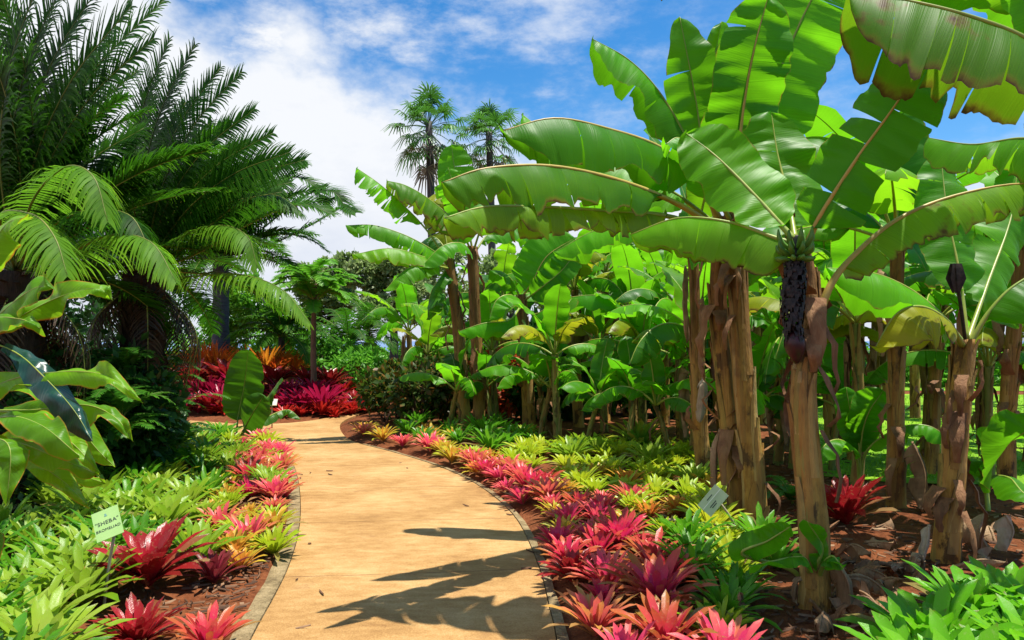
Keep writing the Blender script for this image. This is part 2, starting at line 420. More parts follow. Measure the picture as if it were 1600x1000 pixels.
def make_kerb():
    m, t = newmat('kerb_stone'); ob = t.n('ShaderNodeTexCoord').outputs['Object']
    n = t.noise(ob, 9, 6, .65); n2 = t.noise(ob, 70, 3)
    finish(t, t.ramp(t.m('ADD', t.m('MULTIPLY', n, .75), t.m('MULTIPLY', n2, .25)), [(.35, (.12, .085, .04)), (.52, (.27, .20, .10)), (.68, (.40, .30, .16))]),
           .9, None, 0, t.m('ADD', n, n2), .8, .02, .2)
    def strip(edge, side, w, lo, hi, gap):
        mb = MB(); rows = []; uv = []; n = len(edge)
        for i in range(lo, hi):
            p = edge[i]; d = (edge[min(i + 1, n - 1)] - edge[max(i - 1, 0)]); d.z = 0; d.normalize()
            s = V((-d.y, d.x, 0)) * side
            a, b = p + s * gap, p + s * (w + mnoise.noise(p * 3) * .018)
            zt = .026 + mnoise.noise(p * 5) * .004
            rows.append([V((a.x, a.y, -.1)), V((a.x, a.y, zt)), V((b.x, b.y, zt - .004)), V((b.x, b.y, -.1))])
            uv.append([(0, 0)] * 4)
        mb.grid(rows, uv); return mb
    mb = strip(left_edge, 1, .115, 0, len(left_edge) - 12, .006)
    tag(mb.build('kerb', m, smooth=False), kind='structure')
    mb = strip(right_edge, -1, .06, 0, 40, .006)
    tag(mb.build('kerb', m, smooth=False), kind='structure')
make_kerb()

def make_sea():
    m, t = newmat('sea'); ob = t.n('ShaderNodeTexCoord').outputs['Object']
    finish(t, t.ramp(t.noise(t.mapping(ob, (.01, .03, 1)), 1, 4), [(.3, (.05, .13, .30)), (.7, (.08, .19, .38))]), .35, None, 0, t.noise(ob, .3, 3), .2, .3)
    mb = MB(); mb.grid([[V((x, y, -1.5)) for x in (-9000, -2000, 0, 2000, 9000)] for y in (140, 1000, 15000)], [[(0, 0)] * 5] * 3)
    tag(mb.build('sea', m), kind='structure')
make_sea()

LAWN = [(3.55, 8.4), (4.2, 8.0), (6.5, 7.8), (14, 8.2), (30, 9), (30, 20.5), (14, 21.2), (9.5, 21.6), (7.5, 20), (5.6, 15), (4.4, 11)]
def make_lawn():
    m, t = newmat('lawn_turf'); ob = t.n('ShaderNodeTexCoord').outputs['Object']
    n = t.noise(ob, .9, 5, .6); n2 = t.noise(ob, 26, 4, .7)
    f = t.m('ADD', t.m('MULTIPLY', n, .5), t.m('MULTIPLY', n2, .5))
    col = t.ramp(f, [(.36, (.10, .24, .010)), (.52, (.20, .42, .015)), (.7, (.34, .52, .03))])
    bare = t.step(t.noise(t.mapping(ob, (1, 1, 1), (2, 7, 0)), 1.1, 4, .6), .63, .7)
    col = t.mix(t.m('MULTIPLY', bare, .7), col, (.26, .12, .04))
    finish(t, col, .9, None, 0, n2, 1, .05, .2)
    import bmesh
    def sheet(name, poly, z, mat):
        mb = MB(); ids = [mb.vert((x, y, z)) for x, y in poly]; mb.face(tuple(ids))
        tag(mb.build(name, mat, smooth=False), kind='structure')
    sheet('lawn', LAWN, .066, m)
    far = [(3, 24), (9, 23.2), (16, 22.8), (30, 22.3), (60, 24), (60, 90), (-2, 90)]
    sheet('far_lawn', far, .066, m)
    # blades on the lawn so that it does not read as paint
    rng = random.Random(5); mb = MB()
    for i in range(16000):
        x = rng.uniform(3.6, 16); y = 8.3 + 12.6 * rng.random() ** 1.4
        if x < 3.7 + .38 * (y - 8.4) * .7: continue
        h = rng.uniform(.025, .07); a = rng.uniform(0, 6.3); w = .010
        c, s = math.cos(a) * w, math.sin(a) * w
        k = [mb.vert((x - c, y - s, .06)), mb.vert((x + c, y + s, .06)), mb.vert((x + rng.uniform(-.03, .03), y + rng.uniform(-.03, .03), .06 + h))]
        r = rng.random(); mb.face(tuple(k), [(0, 0), (0, 1), (1, .5)], (r, rng.random()))
    g = plain_leaf('grass_blade', [(0, (.12, .27, .010)), (.6, (.22, .45, .015)), (1, (.36, .52, .03))], 1.5, .3)
    tag(mb.build('grass', g, smooth=False), 'short bright green grass on the lawn behind the banana trunks', 'grass', kind='stuff')
make_lawn()

# ---------------------------------------------------------------- plant builders
def banana_prof(t):
    a = min(1, (t / .16)) ** .55 if t > 0 else 0
    b = math.sqrt(max(0, 1 - ((t - .62) / .38) ** 2)) if t > .62 else 1
    return a * b
def ti_prof(t): return max(0, math.sin(math.pi * min(1, (t * .95 + .05) ** .85)) ** .85) if t < .995 else 0

def blade(mb, pts, ups, hw, t0=.15, fold=15, curl=20, tears=(), gap=.005, drop=25, wave=.03, K=4, seed=0, prof=banana_prof, dens=64, corr=.042, ragged=.3, sides=(-1, 1), freq=3.5):
    rng = random.Random(seed)
    L = sum((pts[i + 1] - pts[i]).length for i in range(len(pts) - 1))
    for sd in sides:
        tl = [tears, tears][0] if not isinstance(tears, dict) else tears.get(sd, ())
        if isinstance(tl, int):
            tl = sorted(rng.uniform(.12, .95) for _ in range(tl))
        cuts = [0.0] + list(tl) + [1.0]
        ph = rng.uniform(0, 6)
        for ci in range(len(cuts) - 1):
            ta, tb = cuts[ci], cuts[ci + 1]
            if tb - ta < .012: continue
            g0 = gap * rng.uniform(.3, 1.6) if ci else 0; g1 = gap * rng.uniform(.3, 1.6) if ci < len(cuts) - 2 else 0
            extra = rng.uniform(-.35, 1) * drop if len(cuts) > 2 else 0
            skew = rng.uniform(-.03, .03) if len(cuts) > 2 else 0
            short = rng.uniform(.80, 1.04) if len(cuts) > 2 else 1
            n = max(2, int(math.ceil((tb - ta) * dens))); rows = []; uvs = []
            for i in range(n + 1):
                row = []; ur = []; q = i / n; x = z = 0.0; w = None
                for k in range(K + 1):
                    v = k / K
                    t = lerp(ta + g0 * v, tb - g1 * v, q) + skew * v * v * min(1, (1 - q) * q * 4 + .5)
                    t = max(0, min(1, t)); T = t0 + (1 - t0) * t
                    c = at(pts, T); tg = tang(pts, T); up = at(ups, T)
                    nn = (up - tg * up.dot(tg)).normalized(); s = tg.cross(nn)
                    if w is None:
                        rt = lerp(ta, tb, q) * L; nz_ = mnoise.noise(V((rt * 6, seed * 2.3 + sd * 5, 1))) ; n2_ = mnoise.noise(V((rt * 26, seed * 1.3 + sd * 3, 4)))
                        w = hw * prof(lerp(ta, tb, q)) * short * (1 - ragged * (max(0, nz_ - .12) * 1.1 + .10 * abs(n2_)))
                    if k:
                        phi = R(fold + curl * (v - .5 / K) + extra * (v - .3))
                        x += w / K * math.cos(phi); z -= w / K * math.sin(phi)
                    wv = wave * v * v * math.sin(ph + T * L * freq * 2.2 + sd) + wave * .6 * v * math.sin(ph * 2 + T * L * freq * 5.1) * v
                    wv += corr * min(1, v * 2.5) * (mnoise.noise(V((T * L * 8 + v * .4, seed * 3.7 + sd * 9, v * .25))) + .4 * mnoise.noise(V((T * L * 21 + v * .5, seed * 1.7 + sd * 4, v * .2))))
                    row.append(c + s * (x * sd) + nn * (z + wv)); ur.append((T * L, v * sd))
                if sd < 0: row = row[::-1]; ur = ur[::-1]
                rows.append(row); uvs.append(ur)
            mb.grid(rows, uvs)

def big_leaf(parent, ctrl, hw, up=(0, 0, 1), t0=.15, mat='banana', pet='petiole', name='leaf', r0=.022, tears=(), prof=banana_prof, origin=None, n=30, label=None, **kw):
    """leaf (blade) with its petiole-and-midrib as a sub-part; ctrl in world space"""
    o = origin if origin is not None else parent.location
    pts = spline(ctrl, n)
    ups = [V(up)] * len(pts) if not isinstance(up, list) else spline([V(u) for u in up], n)
    if mat in ('banana_worn', 'banana_dry', 'banana_yellow'): kw.setdefault('ragged', .75)
    mb = MB(); blade(mb, pts, ups, hw, t0=t0, tears=tears, prof=prof, **kw)
    lf = mb.build(name, M[mat], parent, o)
    if label: lf['label'] = label
    tb = MB(); m = len(pts)
    rad = [r0 * (1 - .86 * (i / (m - 1)) ** .8) for i in range(m)]
    pp = []
    for i, p in enumerate(pts):
        u = ups[i]; tg = tang(pts, i / (m - 1)); nn = (u - tg * u.dot(tg)).normalized()
        pp.append(p - nn * rad[i] * .55)
    tb.tube(pp, rad, 7)
    tb.build('midrib', M[pet], lf, (0, 0, 0)) if False else tb.build('midrib', M[pet], lf, o)
    return lf

def trunk_part(parent, pts, r0, r1, mat='trunk', seed=0, origin=None, flaps=5, name='trunk', sides=14):
    rng = random.Random(seed); o = origin if origin is not None else parent.location
    q = spline(pts, 30); mb = MB(); ph = rng.uniform(0, 9)
    rad = []
    for i in range(31):
        t = i / 30
        r = lerp(r0, r1, t ** .9) * (1 + .25 * max(0, 1 - t / .07) ** 2)
        r *= 1 + .05 * mnoise.noise(V((ph, t * 9, 0))) + .02 * math.sin(t * 55 + ph)
        rad.append(r)
    rows = []; uvs = []; sd_ = rng.uniform(0, 50); q2 = spline(pts, 44)
    for i in range(45):
        t = i / 44; c = q2[i]; r = at([V((x, 0, 0)) for x in rad], t).x; row = []
        for k in range(24):
            th = 2 * math.pi * k / 24
            lob = mnoise.noise(V((math.cos(th) * 1.6 + sd_, math.sin(th) * 1.6, t * 1.3)))
            seam = mnoise.noise(V((math.cos(th + t * 1.2) * 4 + sd_, math.sin(th + t * 1.2) * 4, t * 3)))
            row.append(c + V((math.cos(th), math.sin(th), 0)) * r * (1 + .11 * lob + .09 * seam + .03 * mnoise.noise(V((th * 3, t * 30, sd_)))))
        rows.append(row); uvs.append([(k / 24, t) for k in range(24)])
    mb.grid(rows, uvs, closed=True); nb = len(mb.v) - 24; mb.face(tuple(nb + k for k in range(24)))
    # overlapping sheath ridges wound up the stem
    for k in range(10 + int(8 * (q[-1] - q[0]).length)):
        a0 = rng.uniform(0, 6.28); ta = rng.uniform(0, .8); tb = min(1, ta + rng.uniform(.15, .5)); wd = rng.uniform(.5, 1.0)
        rows = []; uvs = []
        for i in range(9):
            t = lerp(ta, tb, i / 8); c = at(q, t); r = at([V((x, 0, 0)) for x in rad], t).x + .007 + .022 * (i / 8) ** 4
            taper = 1 - .75 * (i / 8) ** 3
            rows.append([c + V((math.cos(a0 + d * wd * taper + .3 * i / 8), math.sin(a0 + d * wd * taper + .3 * i / 8), 0)) * (r - (.012 if abs(d) == 1 else 0)) for d in (-1, -.5, 0, .5, 1)])
            uvs.append([(d, t) for d in (-1, -.5, 0, .5, 1)])
        mb.grid(rows, uvs, (rng.random(), .5))
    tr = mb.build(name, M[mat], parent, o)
    for k in range(flaps):
        fb = MB(); a0 = rng.uniform(0, 6.28); t = rng.uniform(.25, 1.0); c = at(q, t); r = at([V((x, 0, 0)) for x in rad], t).x
        out = V((math.cos(a0), math.sin(a0), 0)); sd = V((-out.y, out.x, 0)); Lf = rng.uniform(.15, .5); w = rng.uniform(.025, .075)
        down = rng.random() < .75; rows = []; uvs = []
        for i in range(7):
            x = i / 6
            b = c + out * (r + .012 + (.10 * math.sin(x * 2.6) + .03 * x) * rng.uniform(.7, 1.1)) + V((0, 0, (-1 if down else .7) * Lf * x))
            ww = w * (1 - .7 * x) * rng.uniform(.7, 1.2)
            rows.append([b - sd * ww + out * rng.uniform(-.01, .02), b + out * .02, b + sd * ww]); uvs.append([(0, x), (.5, x), (1, x)])
        fb.grid(rows, uvs); fb.build('dry_sheath', M['sheath'], tr, o)
    return tr

def banana_leaf_dir(base, az, p0, p1, L, n=7):
    """midrib that starts at pitch p0 and bends to pitch p1"""
    out = V((math.cos(az), math.sin(az), 0)); pts = [base.copy()]; ups = []
    for i in range(n):
        t = (i + .5) / n; p = R(lerp(p0, p1, t ** 1.3))
        pts.append(pts[-1] + (out * math.cos(p) + V((0, 0, math.sin(p)))) * (L / n))
    for i in range(n + 1):
        p = R(lerp(p0, p1, (i / n) ** 1.3)); ups.append(-out * math.sin(p) + V((0, 0, math.cos(p))))
    return pts, ups

def banana_plant(name, label, H, nleaf, seed, L=(1.3, 1.9), hw=(.22, .30), r=.10, lean=.2, group=None, worn=.35, young=False, skip=None, dead=2):
    rng = random.Random(seed)
    t = thing(name, label, 'banana plant', (0, 0, 0), group)
    la = rng.uniform(0, 6.28); top = V((math.cos(la) * lean * rng.random(), math.sin(la) * lean * rng.random(), H))
    trunk_part(t, [V((0, 0, -.05)), top * .4 + V((rng.uniform(-.05, .05), 0, 0)), top], r, r * .55, 'trunk_young' if young else 'trunk', seed, V((0, 0, 0)), flaps=2 if young else 6, sides=10)
    for k in range(nleaf):
        az = la + k * 2.4 + rng.uniform(-.3, .3); age = k / max(1, nleaf - 1)
        p0 = lerp(84, 34, age) + rng.uniform(-8, 8); p1 = lerp(58, -72, age ** .7) + rng.uniform(-15, 12)
        LL = rng.uniform(*L) * lerp(.85, 1, age); pts, ups = banana_leaf_dir(top, az, p0, p1, LL)
        w = rng.uniform(*hw); mat = rng.choices(['banana_grove', 'banana', 'banana_worn', 'banana_yellow'], [3.4, 4, 2 * (.3 + age), .8 * age])[0]
        big_leaf(t, pts, w, up=ups, t0=rng.uniform(.16, .24), mat=mat, r0=.02, tears=rng.choice([3, 6, 9, 13, 16]) if age > .2 else rng.choice([0, 2]),
                 origin=V((0, 0, 0)), fold=lerp(-14, 38, age) + rng.uniform(-8, 8), curl=lerp(10, 40, age), drop=30, wave=.025, K=3, n=20, dens=20, seed=seed * 31 + k)
    for k in range(dead):
        az = rng.uniform(0, 6.28); out = V((math.cos(az), math.sin(az), 0)); b = top * rng.uniform(.75, .95)
        pts = [b + out * r * .6, b + out * (r + .14) + V((0, 0, .02)), b + out * (r + .16) + V((0, 0, -.35)), b + out * (r + .1) + V((0, 0, -.8))]
        mb = MB(); q = spline(pts, 12); blade(mb, q, [out] * 13, .10, t0=.25, fold=40, curl=60, tears=3, drop=60, wave=.03, K=3, dens=14, seed=seed + k)
        mb.build('dead_leaf', M['dry'], t, V((0, 0, 0)))
    return t

# straps in a rosette
def rosette_mesh(name, mat, n, L, w, seed, p_in=80, p_out=8, bend=45, tipround=.75, seg=6, cup=.25):
    rng = random.Random(seed); mb = MB()
    for k in range(n):
        ring = k / (n - 1); az = k * 2.39996 + rng.uniform(-.15, .15)
        p0 = lerp(p_in, p_out + 28, ring) + rng.uniform(-7, 7); bd = lerp(bend * .5, bend, ring) + rng.uniform(-10, 10)
        LL = L * lerp(.55, 1, min(1, ring * 1.9)) * rng.uniform(.82, 1.12); ww = w * rng.uniform(.85, 1.15)
        out = V((math.cos(az), math.sin(az), 0)); side = V((-out.y, out.x, 0)); tw = rng.uniform(-.25, .25)
        c = out * .012 + V((0, 0, .02)); rows = []; uvs = []
        for i in range(seg + 1):
            t = i / seg; p = R(p0 - bd * t ** 1.4); d = out * math.cos(p) + V((0, 0, math.sin(p)))
            nn = -out * math.sin(p) + V((0, 0, math.cos(p)))
            if i: c = c + d * (LL / seg)
            if t < tipround: x = ww * lerp(.75, 1, t / tipround)
            else: x = ww * math.sqrt(max(.003, 1 - ((t - tipround) / (1 - tipround)) ** 2))
            s2 = side * math.cos(tw * t) + nn * math.sin(tw * t)
            rows.append([c - s2 * x + nn * x * cup * 1.2, c - nn * x * cup * .4, c + s2 * x + nn * x * cup * 1.2]); uvs.append([(t, 0), (t, .5), (t, 1)])
        mb.grid(rows, uvs, (ring, rng.random()))
    ob = mb.build(name, mat); C.objects.unlink(ob); me = ob.data; bpy.data.objects.remove(ob)
    return me

def frond_ctrl(base, az, p0, p1, L, n=6):
    return banana_leaf_dir(base, az, p0, p1, L, n)
def frond(parent, ctrl, ups, nl, ll, origin, mat='cycad', seed=0, vee=18, sag=40, w=.011, t0=.10, r0=.014, name='frond', fwd=(80, 46), seg=3, rach='rachis'):
    rng = random.Random(seed); pts = spline(ctrl, 24); us = spline(ups, 24) if len(ups) > 2 else [ups[0]] * 25
    mb = MB()
    for i in range(nl):
        T = t0 + (1 - t0) * (i + .5) / nl; tt = (T - t0) / (1 - t0)
        c0 = at(pts, T); tg = tang(pts, T); u = at(us, T); nn = (u - tg * u.dot(tg)).normalized(); s = tg.cross(nn)
        ln = ll * (min(1, .35 + tt * 3.2) * (1 - .72 * max(0, (tt - .55) / .45) ** 1.7))
        fa = lerp(90 - fwd[0], 90 - fwd[1], tt)
        for sd in (-1, 1):
            a = R(fa + rng.uniform(-4, 4)); ve = R(vee + rng.uniform(-7, 7))
            if rng.random() < .03: continue
            d = (s * sd * math.cos(ve) + nn * math.sin(ve)) * math.cos(a) + tg * math.sin(a)
            l2 = ln * rng.uniform(.92, 1.06); c = c0.copy(); rows = []; uvs = []
            sg = R(sag + rng.uniform(-10, 10)); wd = tg * 1.0
            for k in range(seg + 1):
                x = k / seg
                dd = d + V((0, 0, -1)) * math.tan(min(1.2, sg)) * x * x * .75; dd.normalize()
                if k: c = c + dd * (l2 / seg)
                wv = (wd - dd * wd.dot(dd)).normalized() * w * (1 - .82 * x ** 2)
                rows.append([c - wv, c + wv]); uvs.append([(x, 0), (x, 1)])
            mb.grid(rows, uvs, (rng.random() * .5 + .25 * tt, rng.random()))
    fr = mb.build(name, M[mat], parent, origin)
    tb = MB(); tb.tube(pts, [r0 * (1 - .85 * i / 24) for i in range(25)], 5); tb.build('rachis', M[rach], fr, origin)
    return fr

def leaf_cloud(mb, blobs, n, size, seed, droop=.2, hollow=.55, elong=1.8):
    """leaf-sized faces through the volume of several uneven blobs (centre, radii)"""
    rng = random.Random(seed)
    wts = [b[1][0] * b[1][1] * b[1][2] for b in blobs]; tot = sum(wts)
    for (c, rad), wt in zip(blobs, wts):
        c = V(c); off = rng.uniform(0, 50)
        for _ in range(int(n * wt / tot)):
            for _try in range(6):
                d = V((rng.gauss(0, 1), rng.gauss(0, 1), rng.gauss(0, 1))).normalized(); rr = rng.uniform(hollow, 1) ** .6
                rr *= .78 + .42 * mnoise.noise(d * 2.2 + V((off, 0, 0)))
                p = c + V((d.x * rad[0], d.y * rad[1], d.z * rad[2])) * rr
                if mnoise.noise(p * (1.3 / max(.25, min(rad))) + V((off, 3, 1))) > -.12: break
            s = size * rng.uniform(.6, 1.3); a = (d + V((rng.gauss(0, .7), rng.gauss(0, .7), rng.gauss(0, .7) - droop))).normalized()
            b = a.cross(V((rng.gauss(0, 1), rng.gauss(0, 1), rng.gauss(0, 1)))).normalized(); nn = a.cross(b)
            q = [mb.vert(p), mb.vert(p + a * s * .5 + b * s * .5 / elong - nn * s * .06), mb.vert(p + a * s - nn * s * .1), mb.vert(p + a * s * .5 - b * s * .5 / elong - nn * s * .06)]
            mb.face(tuple(q), [(0, .5), (.5, 1), (1, .5), (.5, 0)], (rng.random(), rng.random()))
# ---------------------------------------------------------------- the big banana plants on the right
def PP_(*pts): return [P(*p) for p in pts]
TOCAM = (0, -1, .25)
def hero_leaves(t, lst):
    for i, d in enumerate(lst):
        d = dict(d); big_leaf(t, PP_(*d.pop('c')), d.pop('hw'), seed=d.pop('seed', i + 3), **d)

def fruit_bunch(t, ctrl, seed=1):
    o = t.location; rng = random.Random(seed); q = spline(ctrl, 24)
    mb = MB(); mb.tube(q, [.022 - .008 * i / 24 for i in range(25)], 8)
    # dark withered bracts and flowers that clothe the lower stalk
    for k in range(480):
        T = rng.uniform(.40, .88); c = at(q, T); a = rng.uniform(0, 6.28); out = V((math.cos(a), math.sin(a), 0)); s = V((-out.y, out.x, 0))
        r = .075 * (1 - .25 * abs(T - .6) / .3) * rng.uniform(.75, 1.05); w = rng.uniform(.006, .020); l = rng.uniform(.02, .07)
        b = c + out * r * .4; m = c + out * r + V((0, 0, -.01)); e = c + out * (r * .98) + V((0, 0, -l))
        mb.grid([[b - s * w, b + s * w], [m - s * w, m + s * w], [e - s * w * .4, e + s * w * .4]], [[(0, 0)] * 2] * 3)
    fb = mb.build('fruit_bunch', M['bract'], t, o)
    bt = at(q, 1); bm = MB(); n = 12; rows = []; uvs = []
    axis_ = tang(q, .98)
    bm.tube([at(q, .84) + axis_ * (.19 * i / 10) for i in range(11)], [.012 + .05 * math.sin(math.pi * min(1, (i / 10) ** .8 * .92 + .06)) for i in range(11)], 10)
    bm.build('flower_bud', M['bud'], fb, o)
    for tier, (T, nf, up) in enumerate(((.30, 8, 1.0), (.37, 9, .7), (.42, 8, .25))):
        for k in range(nf):
            a = 6.28 * k / nf + tier * .5 + rng.uniform(-.15, .15); out = V((math.cos(a), math.sin(a), 0)) * 1.3; c = at(q, T)
            l = rng.uniform(.095, .13); p0 = c + out * .02; p1 = c + out * .05 + V((0, 0, .015)); p2 = c + out * (.075) + V((0, 0, l * .5 * up)); p3 = c + out * (.08 + .01 * (1 - up)) + V((0, 0, l * up))
            f = MB(); f.tube(spline([p0, p1, p2, p3], 7), [.008, .013, .016, .017, .017, .015, .010, .005], 6); f.build('banana', M['fruit'], fb, o)
M['bract'] = simple_mat('withered_bract', (.006, .004, .004), (.05, .032, .026), 30, .7)
M['bud'] = simple_mat('flower_bud', (.02, .006, .008), (.06, .012, .014), 20, .4)
M['fruit'] = simple_mat('green_banana', (.05, .16, .012), (.12, .26, .03), 9, .4)

# plant A: nearest trunk, with the fruit
tA = thing('banana_plant', 'nearest banana plant with a hanging dark flower stalk and green bananas', 'banana plant', G(1272, 958, .04))
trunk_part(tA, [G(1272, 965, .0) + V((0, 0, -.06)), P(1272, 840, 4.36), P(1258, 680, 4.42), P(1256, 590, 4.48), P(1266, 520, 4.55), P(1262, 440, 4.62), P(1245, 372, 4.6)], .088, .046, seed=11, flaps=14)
crA = P(1245, 372, 4.6)
fruit_bunch(tA, [crA, P(1244, 382, 4.5), P(1241, 425, 4.42), P(1238, 490, 4.40), P(1245, 568, 4.40)])
hero_leaves(tA, [
    dict(c=[(1248, 378, 4.58), (1218, 372, 4.6), (1140, 346, 4.7), (1060, 340, 4.8), (985, 366, 4.9)], hw=.30, fold=56, curl=34, t0=.10, mat='banana_worn', tears={-1: (.28, .31, .46, .60, .7), 1: (.2, .45, .52, .8)}, drop=12, gap=.003, up=(0, 0, 1), wave=.02),
    dict(c=[(1243, 375, 4.58), (1180, 305, 4.75), (1120, 245, 4.9), (1072, 208, 5.0)], hw=.25, fold=-6, curl=14, t0=.1, up=TOCAM, tears=0),
    dict(c=[(1243, 372, 4.62), (1232, 310, 4.85), (1215, 240, 5.0), (1205, 175, 5.1)], hw=.26, fold=-6, curl=20, t0=.12, up=TOCAM, tears=1),
    dict(c=[(1262, 376, 4.5), (1285, 330, 4.42), (1340, 245, 4.3), (1398, 165, 4.2), (1450, 85, 4.2)], hw=.265, fold=4, curl=16, t0=.12, up=(-.35, -.8, .5), mat='banana', pet='petiole_gold', tears={-1: (.25, .5, .62), 1: (.22, .42, .7)}, drop=22, gap=.02, wave=.03),
    dict(c=[(1266, 525, 4.55), (1292, 450, 4.55), (1330, 400, 4.6), (1400, 342, 4.7), (1490, 305, 4.8), (1600, 286, 4.9), (1700, 300, 5)], hw=.28, fold=50, curl=30, t0=.27, pet='petiole_gold', mat='banana_dry', tears=11, drop=14, gap=.003, r0=.03, wave=.02),
])
# plant B: twin trunks behind, whose leaves reach out over the path
tB = thing('banana_plant', 'banana plant with the tallest upright leaves, thick trunk right of the twin pair', 'banana plant', G(1180, 842, .05))
trunk_part(tB, [G(1180, 842, 0) + V((0, 0, -.06)), P(1178, 760, 6.0), P(1164, 620, 6.05), P(1152, 450, 6.1), P(1143, 335, 6.1)], .098, .06, seed=12, flaps=14)
hero_leaves(tB, [
    dict(c=[(1143, 335, 6.1), (1152, 260, 6.12), (1163, 160, 6.05), (1180, 70, 5.95), (1200, -4, 5.9)], hw=.345, fold=-4, curl=26, t0=.16, up=TOCAM, tears={-1: (.35, .8), 1: (.3, .62)}, drop=18, gap=.002, corr=.05, r0=.028, pet='petiole_gold', wave=.035),
    dict(c=[(1150, 330, 6.2), (1185, 220, 6.3), (1215, 120, 6.35), (1255, 25, 6.3), (1300, -60, 6.2)], hw=.42, fold=2, curl=16, t0=.22, up=(-.2, -1, .2), tears=2, drop=12, gap=.002, corr=.05, r0=.026, wave=.02),
    dict(c=[(1148, 330, 6.3), (1120, 230, 6.6), (1112, 130, 6.8), (1127, 34, 6.8)], hw=.17, fold=-30, curl=-10, t0=.2, up=TOCAM, tears=0),
    dict(c=[(1150, 335, 6.1), (1190, 260, 6.4), (1260, 215, 6.7), (1330, 230, 7.0), (1390, 290, 7.2)], hw=.32, fold=20, curl=30, t0=.15, tears=5),
    dict(c=[(1143, 345, 6.05), (1112, 290, 5.85), (1085, 235, 5.75), (1060, 215, 5.6), (1040, 225, 5.5)], hw=.22, fold=30, curl=30, t0=.2, tears=2),
])
tB2 = thing('banana_plant', 'banana plant with long arching leaves reaching left over the path, left of the twin trunks', 'banana plant', G(1158, 828, .05))
trunk_part(tB2, [G(1158, 828, 0) + V((0, 0, -.06)), P(1150, 740, 6.2), P(1132, 590, 6.25), P(1120, 460, 6.3), P(1124, 350, 6.2)], .086, .052, seed=13, flaps=14)
hero_leaves(tB2, [
    dict(c=[(1128, 345, 6.15), (1085, 272, 5.9), (1030, 228, 5.75), (950, 200, 5.4), (865, 184, 5.15), (782, 205, 5.0)], hw=.42, fold=48, curl=34, t0=.2, tears={-1: (.22, .40, .52, .66, .80), 1: (.3, .5, .6, .68, .75, .85)}, drop=20, gap=.003, r0=.03, pet='petiole_gold', wave=.045, freq=2.6),
    dict(c=[(1120, 350, 6.2), (1058, 303, 6.05), (980, 262, 6.1), (890, 232, 6.2), (815, 178, 6.3)], hw=.30, fold=44, curl=30, t0=.2, tears=2, drop=10),
    dict(c=[(1118, 352, 6.1), (1050, 312, 5.7), (960, 278, 5.25), (860, 258, 4.85), (760, 262, 4.55), (690, 285, 4.4)], hw=.31, fold=54, curl=26, t0=.22, mat='banana_worn', tears={-1: (.18, .3, .45, .62, .70, .82), 1: (.15, .25, .4, .5, .6, .7, .85)}, drop=22, gap=.004, r0=.028, pet='petiole_gold', wave=.03),
    dict(c=[(1116, 358, 6.2), (1040, 335, 5.8), (950, 328, 5.25), (850, 322, 4.75), (760, 322, 4.4), (694, 340, 4.15)], hw=.22, fold=54, curl=20, t0=.2, mat='banana_dry', tears={-1: (.1, .2, .24, .3, .36, .44, .5, .62, .75, .85), 1: (.3, .38, .5, .6, .75)}, drop=30, gap=.006, r0=.026, wave=.02),
    dict(c=[(1122, 348, 6.3), (1100, 250, 6.4), (1088, 160, 6.4), (1062, 26, 6.3)], hw=.27, fold=-4, curl=14, t0=.2, up=TOCAM, tears={-1: (.75,), 1: ()}, wave=.035),
    dict(c=[(1122, 345, 6.3), (1085, 240, 6.35), (1035, 150, 6.3), (985, 95, 6.2), (925, 60, 6.1)], hw=.30, fold=58, curl=24, t0=.28, tears=1, wave=.03, up=(0, 0, 1)),
    dict(c=[(1120, 355, 6.3), (1070, 345, 6.7), (1000, 350, 7.0), (930, 360, 7.2), (865, 395, 7.3)], hw=.26, fold=40, curl=30, t0=.2, tears=6, drop=20),
])
# plant whose torn leaf hangs in from the right edge
tT = thing('banana_plant', 'banana plant at the right edge whose torn brown-edged leaf hangs across the top corner', 'banana plant', V((3.35, 4.05, .05)))
trunk_part(tT, [V((3.35, 4.05, -.05)), V((3.36, 4.06, 1.2)), V((3.3, 4.0, 2.45))], .11, .07, seed=14)
hero_leaves(tT, [
    dict(c=[(1745, 290, 4.0), (1700, 130, 3.9), (1610, 62, 3.8), (1520, 25, 3.8), (1420, 0, 3.85), (1325, -12, 3.9)], hw=.48, fold=58, curl=18, t0=.12, mat='banana_dry', tears={-1: (.22, .40, .55, .60, .66, .82), 1: (.2, .4, .6, .8)}, drop=14, gap=.003, r0=.03, wave=.02),
    dict(c=[(1745, 290, 4.05), (1720, 120, 4.3), (1640, 0, 4.5), (1540, -60, 4.6), (1420, -70, 4.7)], hw=.34, fold=30, curl=20, t0=.15, tears=3),
    dict(c=[(1745, 290, 4.08), (1640, 10, 4.15), (1480, -110, 4.25), (1250, -150, 4.35), (1030, -130, 4.45), (850, -70, 4.5)], hw=.50, fold=26, curl=34, t0=.2, tears={-1: (.2, .4, .5, .7, .8, .88), 1: (.3, .45, .6, .75, .9)}, drop=24, gap=.008, mat='banana_worn'),  # unseen leaf above the view, added to cast shade on the near path
    dict(c=[(1745, 290, 4.05), (1700, 100, 4.0), (1640, -40, 4.0), (1590, -160, 4.0)], hw=.28, fold=0, curl=20, t0=.15, tears=1, up=TOCAM),
    dict(c=[(1745, 290, 4.1), (1680, 230, 4.6), (1600, 215, 5.0), (1520, 225, 5.3), (1450, 215, 5.6)], hw=.28, fold=44, curl=30, t0=.15, mat='banana_worn', tears=8),
])
